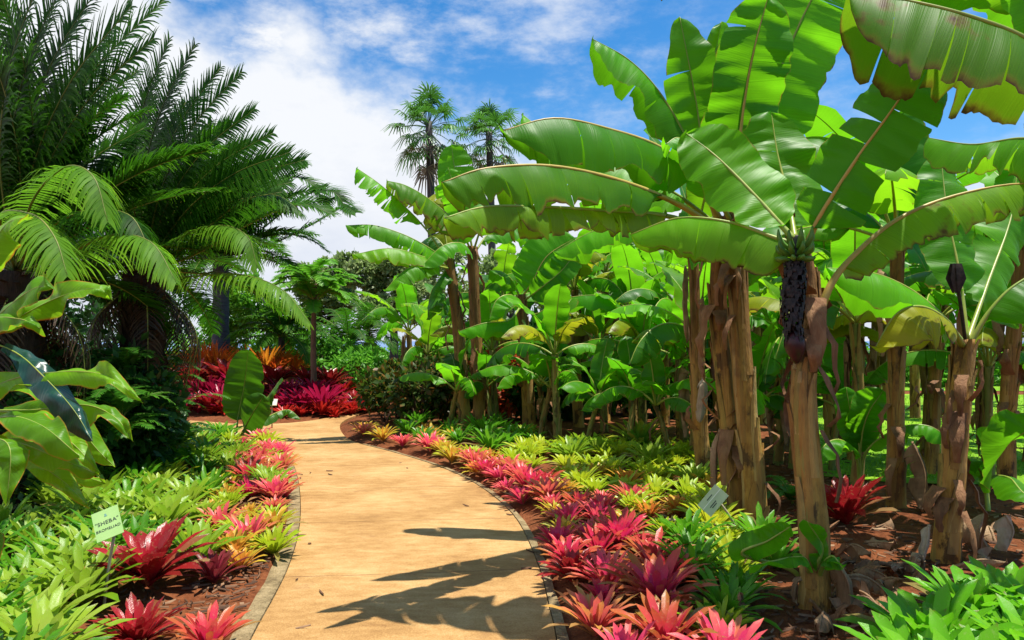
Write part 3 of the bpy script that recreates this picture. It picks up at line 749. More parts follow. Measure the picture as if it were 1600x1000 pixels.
# plant E: short crown on the right with spread leaves
tE = thing('banana_plant', 'banana plant with a short brown trunk flared at the base, nearest on the lawn side', 'banana plant', G(1478, 888, .05))
trunk_part(tE, [G(1476, 888, 0) + V((0, 0, -.06)), P(1486, 790, 5.2), P(1497, 650, 5.25), P(1508, 530, 5.3)], .098, .062, seed=15, flaps=14)
hero_leaves(tE, [
    dict(c=[(1506, 535, 5.3), (1470, 490, 5.2), (1420, 450, 5.1), (1360, 425, 5.0), (1290, 418, 4.95)], hw=.34, fold=34, curl=34, t0=.14, tears=1, pet='petiole', wave=.04),
    dict(c=[(1504, 538, 5.25), (1480, 500, 5.05), (1440, 478, 4.95), (1400, 490, 4.9), (1366, 545, 4.9)], hw=.30, fold=42, curl=34, t0=.16, mat='banana_yellow', tears=4, drop=16, gap=.003),
    dict(c=[(1514, 535, 5.3), (1545, 485, 5.3), (1585, 445, 5.3), (1640, 420, 5.3), (1710, 425, 5.3)], hw=.36, fold=38, curl=30, t0=.2, tears=1),
    dict(c=[(1512, 530, 5.4), (1500, 430, 5.6), (1480, 330, 5.8), (1470, 240, 6)], hw=.24, fold=0, curl=20, t0=.25, up=TOCAM, tears=1),
    dict(c=[(1512, 535, 5.4), (1545, 440, 5.8), (1580, 340, 6.2), (1590, 260, 6.4)], hw=.25, fold=10, curl=20, t0=.22, up=TOCAM, tears=3),
])
fb = MB(); fb.tube(spline([P(1508, 530, 5.22), P(1500, 470, 5.15), P(1490, 415, 5.1), P(1494, 430, 5.05)], 8), [.012] * 9, 6)
for k in range(6):
    a = k; o_ = V((math.cos(a), math.sin(a), 0)) * .02; b = P(1494, 412, 5.05)
    fb.grid([[b + o_ + V((-.02, 0, 0)), b + o_ + V((.02, 0, 0))], [b + o_ * 2 + V((-.03, 0, -.1)), b + o_ * 2 + V((.03, 0, -.1))], [b + o_ + V((-.006, 0, -.2)), b + o_ + V((.006, 0, -.2))]], [[(0, 0)] * 2] * 3)
fb.build('withered_flower', M['bract'], tE, tE.location)

# plants placed singly among the right-hand trunks: (px, Y, height, leaves, label, young)
SINGLE = [
    (1400, 6.9, 2.45, 7, 'banana plant with a smooth golden trunk left of the short crowned one', False, 21),
    (1447, 9.6, 2.8, 7, 'banana plant with a dark withered flower stalk behind the thin lawn post', False, 22),
    (1572, 7.4, 2.55, 7, 'banana plant with a stout patchy trunk at the right end of the row', False, 23),
    (1338, 8.0, 1.75, 6, 'young green stemmed banana plant behind the nearest trunk', True, 24),
    (1102, 8.0, 2.5, 7, 'slender golden trunk banana plant just left of the twin trunks', False, 25),
]
for px, Y, H, nl, lab, yg, sd in SINGLE:
    t = banana_plant('banana_plant', lab, H, nl, sd, L=(1.3, 1.9), hw=(.23, .31), r=.085 if not yg else .065, young=yg, lean=.15)
    x = (px - 800) / F * Y; place(t, (x, Y, gz(x, Y)), 0)
    if sd == 22:
        mb = MB(); q = spline([V((0, 0, 2.75)), V((-.12, -.2, 2.85)), V((-.13, -.28, 2.6)), V((-.13, -.28, 2.1))], 16)
        mb.tube(q, [.02, .02] + [.03 + .035 * (i > 6) for i in range(15)], 8, random.Random(3), .35)
        mb.build('flower_stalk', M['bract'], t, V((0, 0, 0)))

# mid-ground bananas left of the grove
tM1 = thing('banana_plant', 'tall banana plant with a straight thin trunk rising from the croton bushes', 'banana plant', V(((747 - 800) / F * 13, 13, .05)))
trunk_part(tM1, PP_((747, 680, 13), (748, 600, 13), (742, 480, 13), (738, 385, 13)), .115, .075, seed=31, flaps=7)
hero_leaves(tM1, [
    dict(c=[(738, 390, 13), (730, 345, 13), (715, 290, 13), (705, 226, 13)], hw=.42, fold=0, curl=20, up=TOCAM, tears=3, t0=.3),
    dict(c=[(736, 390, 13), (715, 350, 12.6), (672, 312, 12.4), (635, 290, 12.2), (604, 282, 12)], hw=.42, fold=40, curl=36, tears=6, mat='banana_dry', t0=.16),
    dict(c=[(738, 395, 13), (760, 340, 12.6), (800, 318, 12.4), (850, 325, 12.2)], hw=.36, fold=40, curl=30, tears=4, mat='banana_worn'),
    dict(c=[(740, 395, 13), (770, 360, 13.4), (815, 360, 13.8), (850, 400, 14)], hw=.34, fold=36, curl=30, tears=5),
    dict(c=[(738, 400, 12.9), (722, 380, 12.3), (690, 385, 12), (655, 420, 11.8)], hw=.30, fold=36, curl=30, tears=5),
])
tM2 = thing('banana_plant', 'banana plant leaning left with narrow shredded leaves against the cloud', 'banana plant', V(((722 - 800) / F * 12.6, 12.6, .05)))
trunk_part(tM2, PP_((728, 690, 12.6), (722, 600, 12.6), (714, 500, 12.6), (702, 405, 12.6)), .11, .07, seed=32, flaps=7)
hero_leaves(tM2, [
    dict(c=[(702, 410, 12.6), (668, 360, 12.4), (625, 315, 12.2), (590, 285, 12), (557, 262, 12)], hw=.32, fold=46, curl=20, tears=14, gap=.03, drop=36, t0=.3),
    dict(c=[(700, 412, 12.6), (678, 392, 12.2), (635, 368, 12), (585, 352, 11.9), (540, 352, 11.8)], hw=.30, fold=48, curl=30, tears=11, drop=26, t0=.18, mat='banana'),
    dict(c=[(698, 415, 12.5), (665, 402, 12), (610, 388, 11.7), (550, 398, 11.5)], hw=.30, fold=42, curl=34, tears=4, t0=.2, mat='banana_worn'),
    dict(c=[(700, 418, 12.5), (675, 415, 12), (635, 420, 11.7), (600, 455, 11.5)], hw=.26, fold=40, curl=30, tears=9, drop=40, t0=.2),
    dict(c=[(704, 405, 12.7), (690, 380, 12.8), (672, 370, 12.9), (640, 395, 13)], hw=.34, fold=30, curl=40, tears=8, mat='banana_grove'),
    dict(c=[(702, 408, 12.7), (694, 360, 12.9), (680, 325, 13), (655, 315, 13.1)], hw=.36, fold=10, curl=20, tears=6, up=TOCAM, mat='banana_yellow'),
    dict(c=[(702, 412, 12.7), (690, 430, 12.5), (672, 460, 12.4), (668, 500, 12.4)], hw=.28, fold=30, curl=40, tears=6, mat='banana_grove'),
    dict(c=[(706, 410, 12.6), (720, 350, 12.6), (712, 300, 12.5), (700, 262, 12.5)], hw=.3, fold=10, curl=20, tears=5, up=TOCAM),
])
tM3 = thing('banana_plant', 'mid sized banana plant with clean bright leaves and a forked base', 'banana plant', V(((826 - 800) / F * 12.6, 12.6, .05)))
trunk_part(tM3, PP_((828, 690, 12.6), (824, 600, 12.6), (818, 520, 12.6), (815, 460, 12.6)), .12, .07, seed=33, flaps=4)
hero_leaves(tM3, [
    dict(c=[(815, 465, 12.6), (832, 440, 12.5), (855, 400, 12.5), (898, 372, 12.5)], hw=.44, fold=0, curl=14, up=TOCAM, tears=0, pet='petiole_gold'),
    dict(c=[(818, 470, 12.6), (845, 450, 12.3), (880, 420, 12.2), (905, 385, 12.2)], hw=.26, fold=-10, curl=10, up=TOCAM, tears=2),
    dict(c=[(813, 465, 12.6), (802, 440, 12.5), (785, 425, 12.4), (765, 422, 12.3)], hw=.3, fold=20, curl=40, tears=0),
    dict(c=[(817, 480, 12.4), (838, 490, 12), (875, 468, 11.8), (940, 462, 11.6), (972, 490, 11.5)], hw=.28, fold=46, curl=30, tears=1, t0=.2),
    dict(c=[(812, 480, 12.4), (795, 500, 12), (755, 505, 11.8), (716, 518, 11.7)], hw=.26, fold=56, curl=20, tears=2),
    dict(c=[(813, 470, 12.6), (795, 460, 12), (775, 470, 11.8), (765, 500, 11.7)], hw=.28, fold=26, curl=30, tears=0),
    dict(c=[(817, 500, 12.4), (830, 520, 12), (860, 520, 11.8), (895, 545, 11.7)], hw=.24, fold=40, curl=30, tears=0),
])

# the crowded row behind: six builds, copied
protos = [banana_plant('banana_plant', 'x', H, nl, 50 + i, L=L_, hw=hw_, r=r_, young=yg, dead=dd, lean=.3)
          for i, (H, nl, L_, hw_, r_, yg, dd) in enumerate([(2.3, 10, (1.3, 2.0), (.20, .28), .09, False, 4), (1.8, 9, (1.2, 1.8), (.20, .28), .085, False, 3), (2.7, 10, (1.4, 2.1), (.20, .28), .095, False, 4),
                                                           (.8, 7, (.9, 1.3), (.18, .24), .05, True, 0), (1.4, 8, (1.1, 1.6), (.20, .27), .07, True, 1), (2.05, 9, (1.3, 1.9), (.20, .29), .09, False, 3)])]
ROW = [(842, 11.6, 3), (872, 11.2, 4), (915, 10.6, 3), (945, 12.4, 4), (985, 10.2, 3), (1005, 11.8, 4), (1048, 9.6, 3), (1070, 10.6, 4), (1085, 12.2, 3), (700, 12.4, 3), (770, 12.8, 3), (1165, 8.8, 3), (1215, 9.2, 4), (1300, 8.8, 3), (1455, 8.6, 1), (1545, 8.2, 4), (1335, 9.6, 1), (1610, 9.4, 1), (668, 14.6, 4), (700, 15.6, 1), (640, 17.5, 1), (775, 13.6, 4), (850, 12.6, 3), (980, 15.5, 1), (905, 13.4, 0), (945, 14.5, 2), (990, 12.8, 5), (1040, 13.6, 0), (1066, 11.6, 1), (1085, 9.4, 4), (920, 17.5, 2), (860, 16.5, 0), (1010, 17, 2), (790, 15.5, 5), (1130, 12, 5), (1120, 15.5, 2),
       (1160, 10, 1), (1190, 14, 0), (1215, 11.5, 5), (1240, 9, 4), (1265, 13, 2), (1300, 10.8, 0), (1330, 13.5, 2), (1362, 11, 5), (1385, 16, 2), (1300, 17, 2), (1220, 18, 0), (1100, 19, 2),
       (1535, 11, 2), (1610, 12, 2), (1640, 9.2, 0), (1430, 14.8, 2), (1700, 10, 2), (1720, 7.6, 2), (1500, 17, 2), (1580, 18, 2)]
rr = random.Random(77); used = set()
SIDE = lambda px: 'left of the twin trunks' if px < 1110 else 'behind the nearest trunks' if px < 1400 else 'over the lawn'
KIND = ['brown trunked banana plant', 'short banana plant', 'tall banana plant', 'low young banana plant', 'green stemmed banana plant', 'leafy banana plant']
for px, Y, k in ROW:
    o = protos[k] if k not in used else copy_tree(protos[k]); used.add(k)
    x = (px - 800) / F * Y; s = rr.uniform(.9, 1.12)
    dist = 'front' if Y < 11.8 else 'middle' if Y < 14 else 'back'
    place(o, (x, Y, gz(x, Y) - .01), rr.uniform(0, 6.28), s, f'{KIND[k]} in the grove, {dist} rows, {SIDE(px)}', 'banana plants crowded in the grove')

# young suckers
def sucker(label, base, leaves, mat='banana', stem=.02, name='banana_sucker'):
    t = thing(name, label, 'banana sucker', base)
    for i, (c, hw, kw) in enumerate(leaves):
        big_leaf(t, [V(base) + V((0, 0, -.03))] + PP_(*c), hw, seed=60 + i, r0=stem, mat=mat, **kw)
    return t
sucker('young sucker with three low leaves at the foot of the nearest trunk', G(1268, 930, .04), [
    ([(1240, 892, 4.3), (1170, 868, 4.25), (1195, 848, 4.2), (1238, 820, 4.15)][:1] + [(1160, 866, 4.2), (1200, 845, 4.15), (1236, 822, 4.1)], .085, dict(t0=.45, fold=10, curl=10, up=TOCAM, tears=0)),
    ([(1262, 880, 4.22), (1240, 870, 4.15), (1170, 885, 4.05)], .085, dict(t0=.35, fold=20, curl=20, tears=0)),
    ([(1275, 890, 4.25), (1285, 855, 4.2), (1262, 815, 4.15)], .055, dict(t0=.35, fold=0, curl=20, up=TOCAM, tears=0)),
    ([(1285, 885, 4.2), (1300, 868, 4.12), (1318, 888, 4.05)], .06, dict(t0=.35, fold=30, curl=20, tears=0)),
])
sucker('young sucker with a broad dark round leaf at the right edge', G(1545, 800, .05), [
    ([(1540, 740, 6.7), (1550, 715, 6.0), (1580, 690, 5.5), (1625, 660, 5.3)], .26, dict(t0=.25, fold=0, curl=20, up=TOCAM, tears=0)),
    ([(1545, 750, 6.8), (1575, 745, 6.3), (1600, 770, 6.0), (1640, 790, 5.9)], .16, dict(t0=.3, fold=20, curl=20, tears=0)),
    ([(1535, 740, 6.8), (1510, 720, 6.6), (1490, 740, 6.5)], .10, dict(t0=.3, fold=20, curl=20, tears=0)),
])
sucker('young sucker with wide leaves between the nearest trunk and the golden trunk', G(1345, 775, .05), [
    ([(1345, 700, 7.4), (1355, 650, 7.3), (1380, 610, 7.2)], .2, dict(t0=.3, fold=0, curl=20, up=TOCAM, tears=1)),
    ([(1340, 720, 7.4), (1320, 690, 7.2), (1295, 690, 7.1), (1270, 720, 7)], .16, dict(t0=.3, fold=25, curl=30, tears=0)),
    ([(1350, 710, 7.4), (1400, 670, 7.2), (1450, 665, 7.1), (1490, 690, 7)], .15, dict(t0=.3, fold=35, curl=30, tears=0)),
    ([(1343, 700, 7.4), (1330, 650, 7.4), (1322, 605, 7.4)], .16, dict(t0=.3, fold=0, curl=20, up=TOCAM, tears=0)),
])
sucker('upright paddle leaved plant in front of the red bromeliads beside the path', G(368, 690, .04), [
    ([(372, 650, 11.6), (382, 600, 11.6), (388, 546, 11.5)], .31, dict(t0=.28, fold=-6, curl=12, up=TOCAM, tears=0)),
    ([(380, 672, 11.5), (392, 650, 11.3), (412, 618, 11.2)], .24, dict(t0=.35, fold=0, curl=20, up=TOCAM, tears=0)),
    ([(384, 668, 11.7), (415, 625, 11.9), (440, 590, 12)], .16, dict(t0=.3, fold=20, curl=20, tears=4)),
    ([(386, 670, 11.6), (420, 650, 11.8), (450, 640, 12), (470, 655, 12)], .14, dict(t0=.3, fold=30, curl=30, tears=4)),
], name='paddle_leaf_plant', mat='paddle')['category'] = 'plant'

# ---------------------------------------------------------------- cycad palms on the left
def cycad(label, base, crown, heroes, nrand, L, ll, seed, r=.2, nl=86, arc=(0, 6.28), pmax=84, pmin=-12, name='cycad_palm', dead=16, trunkmat='fibre', w=.011, sagr=95):
    t = thing(name, label, 'palm', base); rng = random.Random(seed); o = t.location
    mb = MB(); q = spline([V(base) + V((0, 0, -.1)), V(base).lerp(crown, .5), V(crown)], 20)
    mb.tube(q, [r * (1.15 - .2 * i / 20 + .04 * math.sin(i * 2.4)) for i in range(21)], 12, rng, .08)
    for k in range(420 if dead else 40):       # old leaf bases
        T = rng.random(); c = at(q, T); a = rng.uniform(0, 6.28); out = V((math.cos(a), math.sin(a), 0)); s = V((-out.y, out.x, 0)) * rng.uniform(.015, .04)
        p = c + out * r * .9; e = c + out * (r + rng.uniform(.03, .12)) + V((0, 0, rng.uniform(-.02, .10)))
        mb.grid([[p - s, p + s], [e - s * .4, e + s * .4]], [[(0, 0)] * 2] * 2)
    mb.build('trunk', M[trunkmat], t, o)
    for i, (c, kw) in enumerate(heroes):
        pts = [V(crown)] + PP_(*c); up = kw.pop('up', (0, 0, 1)); mt = kw.pop('mat', 'cycad'); l2 = kw.pop('ll', ll)
        frond(t, pts, [V(up)], nl, l2, o, mat=mt, seed=seed * 7 + i, w=w, **kw)
    for k in range(nrand):
        az = arc[0] + (arc[1] - arc[0]) * ((k * .618034) % 1) + rng.uniform(-.1, .1); age = k / max(1, nrand - 1)
        p0 = lerp(pmax, pmin + 25, age) + rng.uniform(-6, 6)
        if dead and math.cos(az + .75) > .35 and p0 < 52: p0 = rng.uniform(55, 85)
        p1 = p0 - rng.uniform(sagr * .5, sagr)
        pts, ups = frond_ctrl(V(crown), az, p0, max(p1, -80), L * rng.uniform(.85, 1.08))
        frond(t, pts, ups, nl, ll, o, mat='cycad', seed=seed * 100 + k, w=w)
    for k in range(dead):
        az = rng.uniform(0, 6.28); out = V((math.cos(az), math.sin(az), 0)); c = V(crown) + V((0, 0, -.15 - .25 * rng.random()))
        pts = [c, c + out * .25 + V((0, 0, -.05)), c + out * (.42 + .2 * rng.random()) + V((0, 0, -.5)), c + out * (.4 + .2 * rng.random()) + V((0, 0, -1.1 - .5 * rng.random()))]
        frond(t, pts, [out], 40, ll * .7, o, mat='dry_frond', seed=seed * 55 + k, name='dead_frond', w=.009, vee=-10, sag=55)
    return t
M['dry_frond'] = plain_leaf('dry_frond', [(0, (.02, .012, .006)), (.6, (.08, .045, .02)), (1, (.20, .11, .05))], 1.2, .2)
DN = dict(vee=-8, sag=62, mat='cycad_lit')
def fan(crown, Y, tips, bow=.12, yt=0.0, up=(-.45, -.8, .35), mat='cycad', **kw):
    out = []
    for i, (tx, ty) in enumerate(tips):
        dx, dy = tx - crown[0], ty - crown[1]; s_ = -1 if dx > 0 else 1
        def pt(q, Y=Y): w_ = bow * math.sin(math.pi * q) ; return (crown[0] + dx * q + dy * w_ * s_ * -1 * .8, crown[1] + dy * q - abs(dx) * w_ * 1.1, Y + yt * q + (i % 3 - 1) * .25 * q)
        out.append(([pt(.34), pt(.67), pt(1)], dict(up=up, mat=mat, **kw)))
    return out
cycad('nearest dark cycad palm whose tall fronds fill the upper left corner', (-4.75, 6.9, .05), P(25, 425, 6.9),
    fan((25, 425), 6.9, [(-60, 0), (-10, -40), (30, -70), (70, -50), (112, -50), (160, -30), (205, 10), (240, 60), (256, 0)], yt=-.5, sag=34, vee=8, ll=.50)
    + fan((25, 425), 7.2, [(10, 90), (60, 70), (105, 110), (150, 100), (190, 150), (225, 200), (140, 200), (80, 190), (255, 250)], yt=.2, sag=34, vee=8, ll=.50)
    + fan((25, 425), 7.5, [(-20, 60), (35, 20), (85, 10), (130, 20), (175, 60), (215, 110), (120, 150), (50, 160), (180, 250), (230, 290)], yt=.3, sag=34, vee=8, ll=.50) + [
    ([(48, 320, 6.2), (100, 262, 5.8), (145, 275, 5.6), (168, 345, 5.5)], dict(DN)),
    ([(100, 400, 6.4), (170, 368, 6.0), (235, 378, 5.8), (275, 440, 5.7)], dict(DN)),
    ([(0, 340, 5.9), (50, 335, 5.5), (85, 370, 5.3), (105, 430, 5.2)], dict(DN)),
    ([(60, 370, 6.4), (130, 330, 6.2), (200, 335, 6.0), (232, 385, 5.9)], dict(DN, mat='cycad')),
], 30, 2.2, .40, 3, r=.26, arc=(.2, 3.4), pmax=88, pmin=-20, sagr=60, nl=84, w=.012)
cycad('second cycad palm with lit fronds arching down over the red bromeliads', (-4.3, 8.6, .05), P(225, 425, 8.6),
    fan((225, 425), 8.6, [(265, 60), (305, 70), (345, 105), (378, 112), (398, 170), (426, 208), (452, 238), (476, 250)], yt=-.5, sag=32, vee=8, ll=.44)
    + fan((225, 425), 9, [(240, 150), (290, 160), (330, 190), (370, 235), (405, 265), (440, 300), (300, 250), (350, 300)], yt=.1, sag=34, vee=8, ll=.48)
    + fan((225, 425), 9.3, [(250, 110), (285, 110), (320, 140), (355, 190), (390, 220), (425, 255), (270, 200), (340, 260), (455, 285)], yt=.2, sag=34, vee=8, ll=.48) + [
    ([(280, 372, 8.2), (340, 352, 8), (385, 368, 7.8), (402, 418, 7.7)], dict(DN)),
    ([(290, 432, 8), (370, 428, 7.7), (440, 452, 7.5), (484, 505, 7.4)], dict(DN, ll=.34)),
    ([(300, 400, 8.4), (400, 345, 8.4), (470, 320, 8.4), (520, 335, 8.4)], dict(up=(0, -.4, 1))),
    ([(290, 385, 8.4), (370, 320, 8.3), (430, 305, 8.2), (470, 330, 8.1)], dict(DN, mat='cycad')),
], 26, 2.0, .40, 4, r=.24, arc=(.2, 3.3), pmax=86, pmin=-20, sagr=70, nl=78, w=.012)
cycad('farther cycad palm with a smooth grey trunk above the orange crotons', ((345 - 800) / F * 19.5, 19.5, .05), P(345, 412, 19.5), [
    ([(420, 350, 19.5), (480, 305, 19.2), (520, 300, 18.9), (548, 335, 18.8)], dict(up=(0, -.4, 1))),
    ([(400, 335, 19.5), (450, 280, 19.5), (490, 290, 19.5), (515, 330, 19.5)], dict(up=(0, -.4, 1))),
    ([(390, 330, 19.5), (430, 270, 19.5), (455, 255, 19.5), (478, 258, 19.5)], dict(up=(-.4, -.4, .8))),
    ([(430, 380, 18.9), (490, 350, 18.6), (535, 325, 18.3), (556, 332, 18.0)], dict(up=(0, -.4, 1))),
] + fan((345, 412), 19.5, [(400, 270), (440, 262), (478, 258), (512, 290), (530, 310), (470, 300), (420, 310)], yt=-.4, ll=.62, up=(-.3, -.6, .8)), 34, 3.1, .62, 5, r=.20, dead=0, trunkmat='greytrunk', nl=64, w=.024) if M.setdefault('greytrunk', bark_mat('grey_palm_trunk', [(.3, (.035, .035, .045)), (.6, (.10, .10, .12)), (.8, (.17, .16, .17))], (3, 3, 14))) else None

# ---------------------------------------------------------------- ti plant close on the left
tTi = thing('ti_plant', 'ti plant with long strap leaves edged in orange, close at the left edge', 'ti plant', V((-2.42, 2.95, .05)))
mb = MB(); st = spline([V((-2.42, 2.95, -.05)), V((-2.40, 2.95, .8)), V((-2.36, 2.95, 1.9))], 16); mb.tube(st, [.025 - .01 * i / 16 for i in range(17)], 8, random.Random(4), .1)
mb.build('stem', M['trunk_young'], tTi, tTi.location)
TI_W = .74
TI = [
    ([(-60, 470, 2.9), (-20, 400, 2.85), (10, 350, 2.8), (48, 338, 2.75)], .105, (.35, -.8, .5), 10),
    ([(-70, 560, 2.9), (0, 490, 2.8), (50, 452, 2.7), (78, 448, 2.65)], .125, (.1, -.9, .5), 4),
    ([(-70, 545, 2.95), (20, 500, 2.9), (90, 465, 2.85), (150, 450, 2.8), (174, 466, 2.8)], .085, (0, -.85, .6), 8),
    ([(-70, 540, 2.9), (-20, 500, 2.75), (30, 498, 2.65), (66, 514, 2.6)], .075, (0, -.6, .8), 20),
    ([(-80, 660, 2.9), (0, 600, 2.8), (80, 582, 2.72), (160, 585, 2.65), (220, 624, 2.6)], .082, (0, -.75, .7), 14),
    ([(-60, 640, 2.95), (50, 640, 2.9), (130, 632, 2.85), (180, 652, 2.8), (208, 690, 2.78)], .075, (0, -.7, .75), 16),
    ([(-70, 690, 2.8), (0, 652, 2.65), (60, 662, 2.52), (124, 712, 2.45)], .10, (.1, -.5, .9), 8),
    ([(-60, 640, 2.9), (40, 648, 2.85), (110, 690, 2.8), (156, 740, 2.76)], .075, (.2, -.6, .8), 14),
    ([(-70, 720, 2.85), (10, 690, 2.75), (90, 715, 2.65), (155, 742, 2.6)], .075, (0, -.6, .8), 12),
    ([(-60, 720, 2.9), (30, 715, 2.85), (90, 745, 2.8), (138, 790, 2.76)], .072, (.2, -.7, .7), 10),
    ([(-80, 740, 2.75), (-20, 690, 2.55), (15, 700, 2.45), (10, 790, 2.42)], .11, (.3, -.5, .8), 20),
    ([(-60, 700, 2.95), (40, 690, 2.95), (110, 735, 2.9), (165, 755, 2.9)], .08, (0, -.7, .75), 10),
    ([(-80, 720, 2.9), (-50, 800, 2.7), (-20, 850, 2.6), (-10, 900, 2.6)], .09, (.3, -.6, .6), 10),
    ([(-60, 600, 3.0), (40, 600, 3.05), (100, 640, 3.1), (150, 700, 3.1), (180, 730, 3.1)], .085, (.3, -.8, .5), 10),
]
for i, (c, hw, up, fd) in enumerate(TI):
    big_leaf(tTi, PP_(*c), hw * TI_W, up=up, t0=.14, mat='ti', r0=.005, prof=ti_prof, fold=fd, curl=26, wave=.022, seed=400 + i, tears=0, freq=5)
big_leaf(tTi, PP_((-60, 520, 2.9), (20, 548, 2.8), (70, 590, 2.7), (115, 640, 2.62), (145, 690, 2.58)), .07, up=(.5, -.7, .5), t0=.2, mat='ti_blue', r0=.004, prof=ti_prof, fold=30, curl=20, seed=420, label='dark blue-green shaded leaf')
# ---------------------------------------------------------------- bromeliads
BT = {
    'lime': dict(mat=plain_leaf('lime_strap', [(0, (.52, .50, .03)), (.45, (.44, .52, .02)), (1, (.26, .42, .012))], 1.35, .35, .33, .45, aged=True), n=28, L=.27, w=.021),
    'pink': dict(mat=plain_leaf('pink_strap', [(0, (.76, .05, .24)), (.35, (.76, .06, .15)), (.7, (.72, .15, .10)), (1, (.56, .30, .06))], 1.25, .33, .3, .4, aged=True), n=30, L=.27, w=.020),
    'rose': dict(mat=plain_leaf('rose_strap', [(0, (.74, .03, .22)), (.4, (.66, .03, .09)), (.75, (.52, .10, .04)), (1, (.30, .16, .02))], 1.25, .3, .28, .3, aged=True), n=28, L=.29, w=.024),
    'orange': dict(mat=plain_leaf('orange_strap', [(0, (.70, .12, .05)), (.4, (.72, .28, .04)), (.75, (.56, .42, .04)), (1, (.32, .38, .02))], 1.3, .35, .3, .4, aged=True), n=28, L=.26, w=.021),
    'green': dict(mat=plain_leaf('green_strap', [(0, (.20, .40, .02)), (.5, (.09, .28, .010)), (1, (.05, .19, .006))], 1.8, .35, .3, .5, aged=True), n=28, L=.30, w=.021),
    'pale': dict(mat=plain_leaf('pale_strap', [(0, (.46, .54, .09)), (.5, (.28, .42, .028)), (1, (.12, .28, .008))], 1.4, .35, .3, .4, aged=True), n=28, L=.30, w=.023),
    'crimson': dict(mat=plain_leaf('crimson_strap', [(0, (.50, .012, .03)), (.5, (.34, .015, .02)), (1, (.14, .02, .012))], 1.3, .25, .22, .2, aged=True), n=34, L=.34, w=.032),
    'maroon': dict(mat=plain_leaf('maroon_strap', [(0, (.40, .04, .07)), (.5, (.20, .025, .03)), (1, (.08, .04, .02))], 1.3, .25, .28, .3, aged=True), n=22, L=.30, w=.024),
    'magenta': dict(mat=plain_leaf('magenta_strap', [(0, (.56, .02, .12)), (.5, (.36, .010, .05)), (1, (.13, .008, .022))], 1.4, .3, .22, .35), n=34, L=.52, w=.034),
    'scarlet': dict(mat=plain_leaf('scarlet_strap', [(0, (.70, .03, .02)), (.5, (.55, .025, .02)), (1, (.30, .03, .015))], 1.2, .3, .3, .3), n=24, L=.30, w=.022),
    'fire': dict(mat=plain_leaf('fire_strap', [(0, (.70, .26, .02)), (.5, (.72, .14, .015)), (1, (.55, .06, .012))], 1.3, .35, .35, .4), n=46, L=.62, w=.014, bend=35, tipround=.3),
    'gold': dict(mat=plain_leaf('gold_strap', [(0, (.60, .40, .03)), (.5, (.66, .26, .02)), (1, (.40, .10, .02))], 1.3, .35, .35, .3), n=36, L=.62, w=.026, bend=35, tipround=.4),
    'broad': dict(mat=plain_leaf('broad_strap', [(0, (.26, .52, .03)), (.5, (.15, .44, .012)), (1, (.09, .32, .008))], 1.5, .38, .28, .4, aged=True), n=30, L=.30, w=.030, tipround=.8),
    'giant': dict(mat=plain_leaf('giant_strap', [(0, (.10, .32, .03)), (.45, (.16, .36, .03)), (.7, (.46, .40, .04)), (1, (.52, .16, .03))], 1.4, .35, .3, .1), n=40, L=.48, w=.034, tipround=.45),
}
MESH = {}
for k, d in BT.items():
    e = {a: d[a] for a in ('bend', 'tipround') if a in d}
    MESH[k] = [rosette_mesh(k + '_rosette', d['mat'], int(d['n'] * 1.4) + i * 3, d['L'], d['w'] * .84, 900 + 13 * i + len(k) * 7, **e) for i in range(4)]
CNAME = {'lime': 'lime green', 'pink': 'pink and orange', 'rose': 'deep rose', 'orange': 'orange', 'green': 'dark green', 'pale': 'pale green', 'crimson': 'crimson', 'maroon': 'maroon', 'magenta': 'magenta',
         'scarlet': 'small scarlet', 'fire': 'fiery orange', 'gold': 'golden orange', 'broad': 'broad leaved green', 'giant': 'giant'}
brng = random.Random(2024); SPOTS = []
def brom(typ, x, y, s, label, group=None, z=None, tilt=.15):
    o = bpy.data.objects.new('bromeliad', brng.choice(MESH[typ])); C.objects.link(o)
    s *= 1.0 if typ in ('pink', 'rose', 'orange', 'lime', 'maroon') else 1.12; place(o, (x, y, (gz(x, y) if z is None else z) - .012), brng.uniform(0, 6.28), (s, s, s * 1.12), label, group, (brng.uniform(-tilt, tilt), brng.uniform(-tilt, tilt)))
    o['category'] = 'bromeliad'; SPOTS.append((x, y, .6 * BT[typ]['L'] * s)); return o
def xr(y): return min(((abs(p.y - y), p.x) for p in right_edge[:50]))[1]
def xl(y): return min(((abs(p.y - y), p.x) for p in left_edge[:46]))[1]
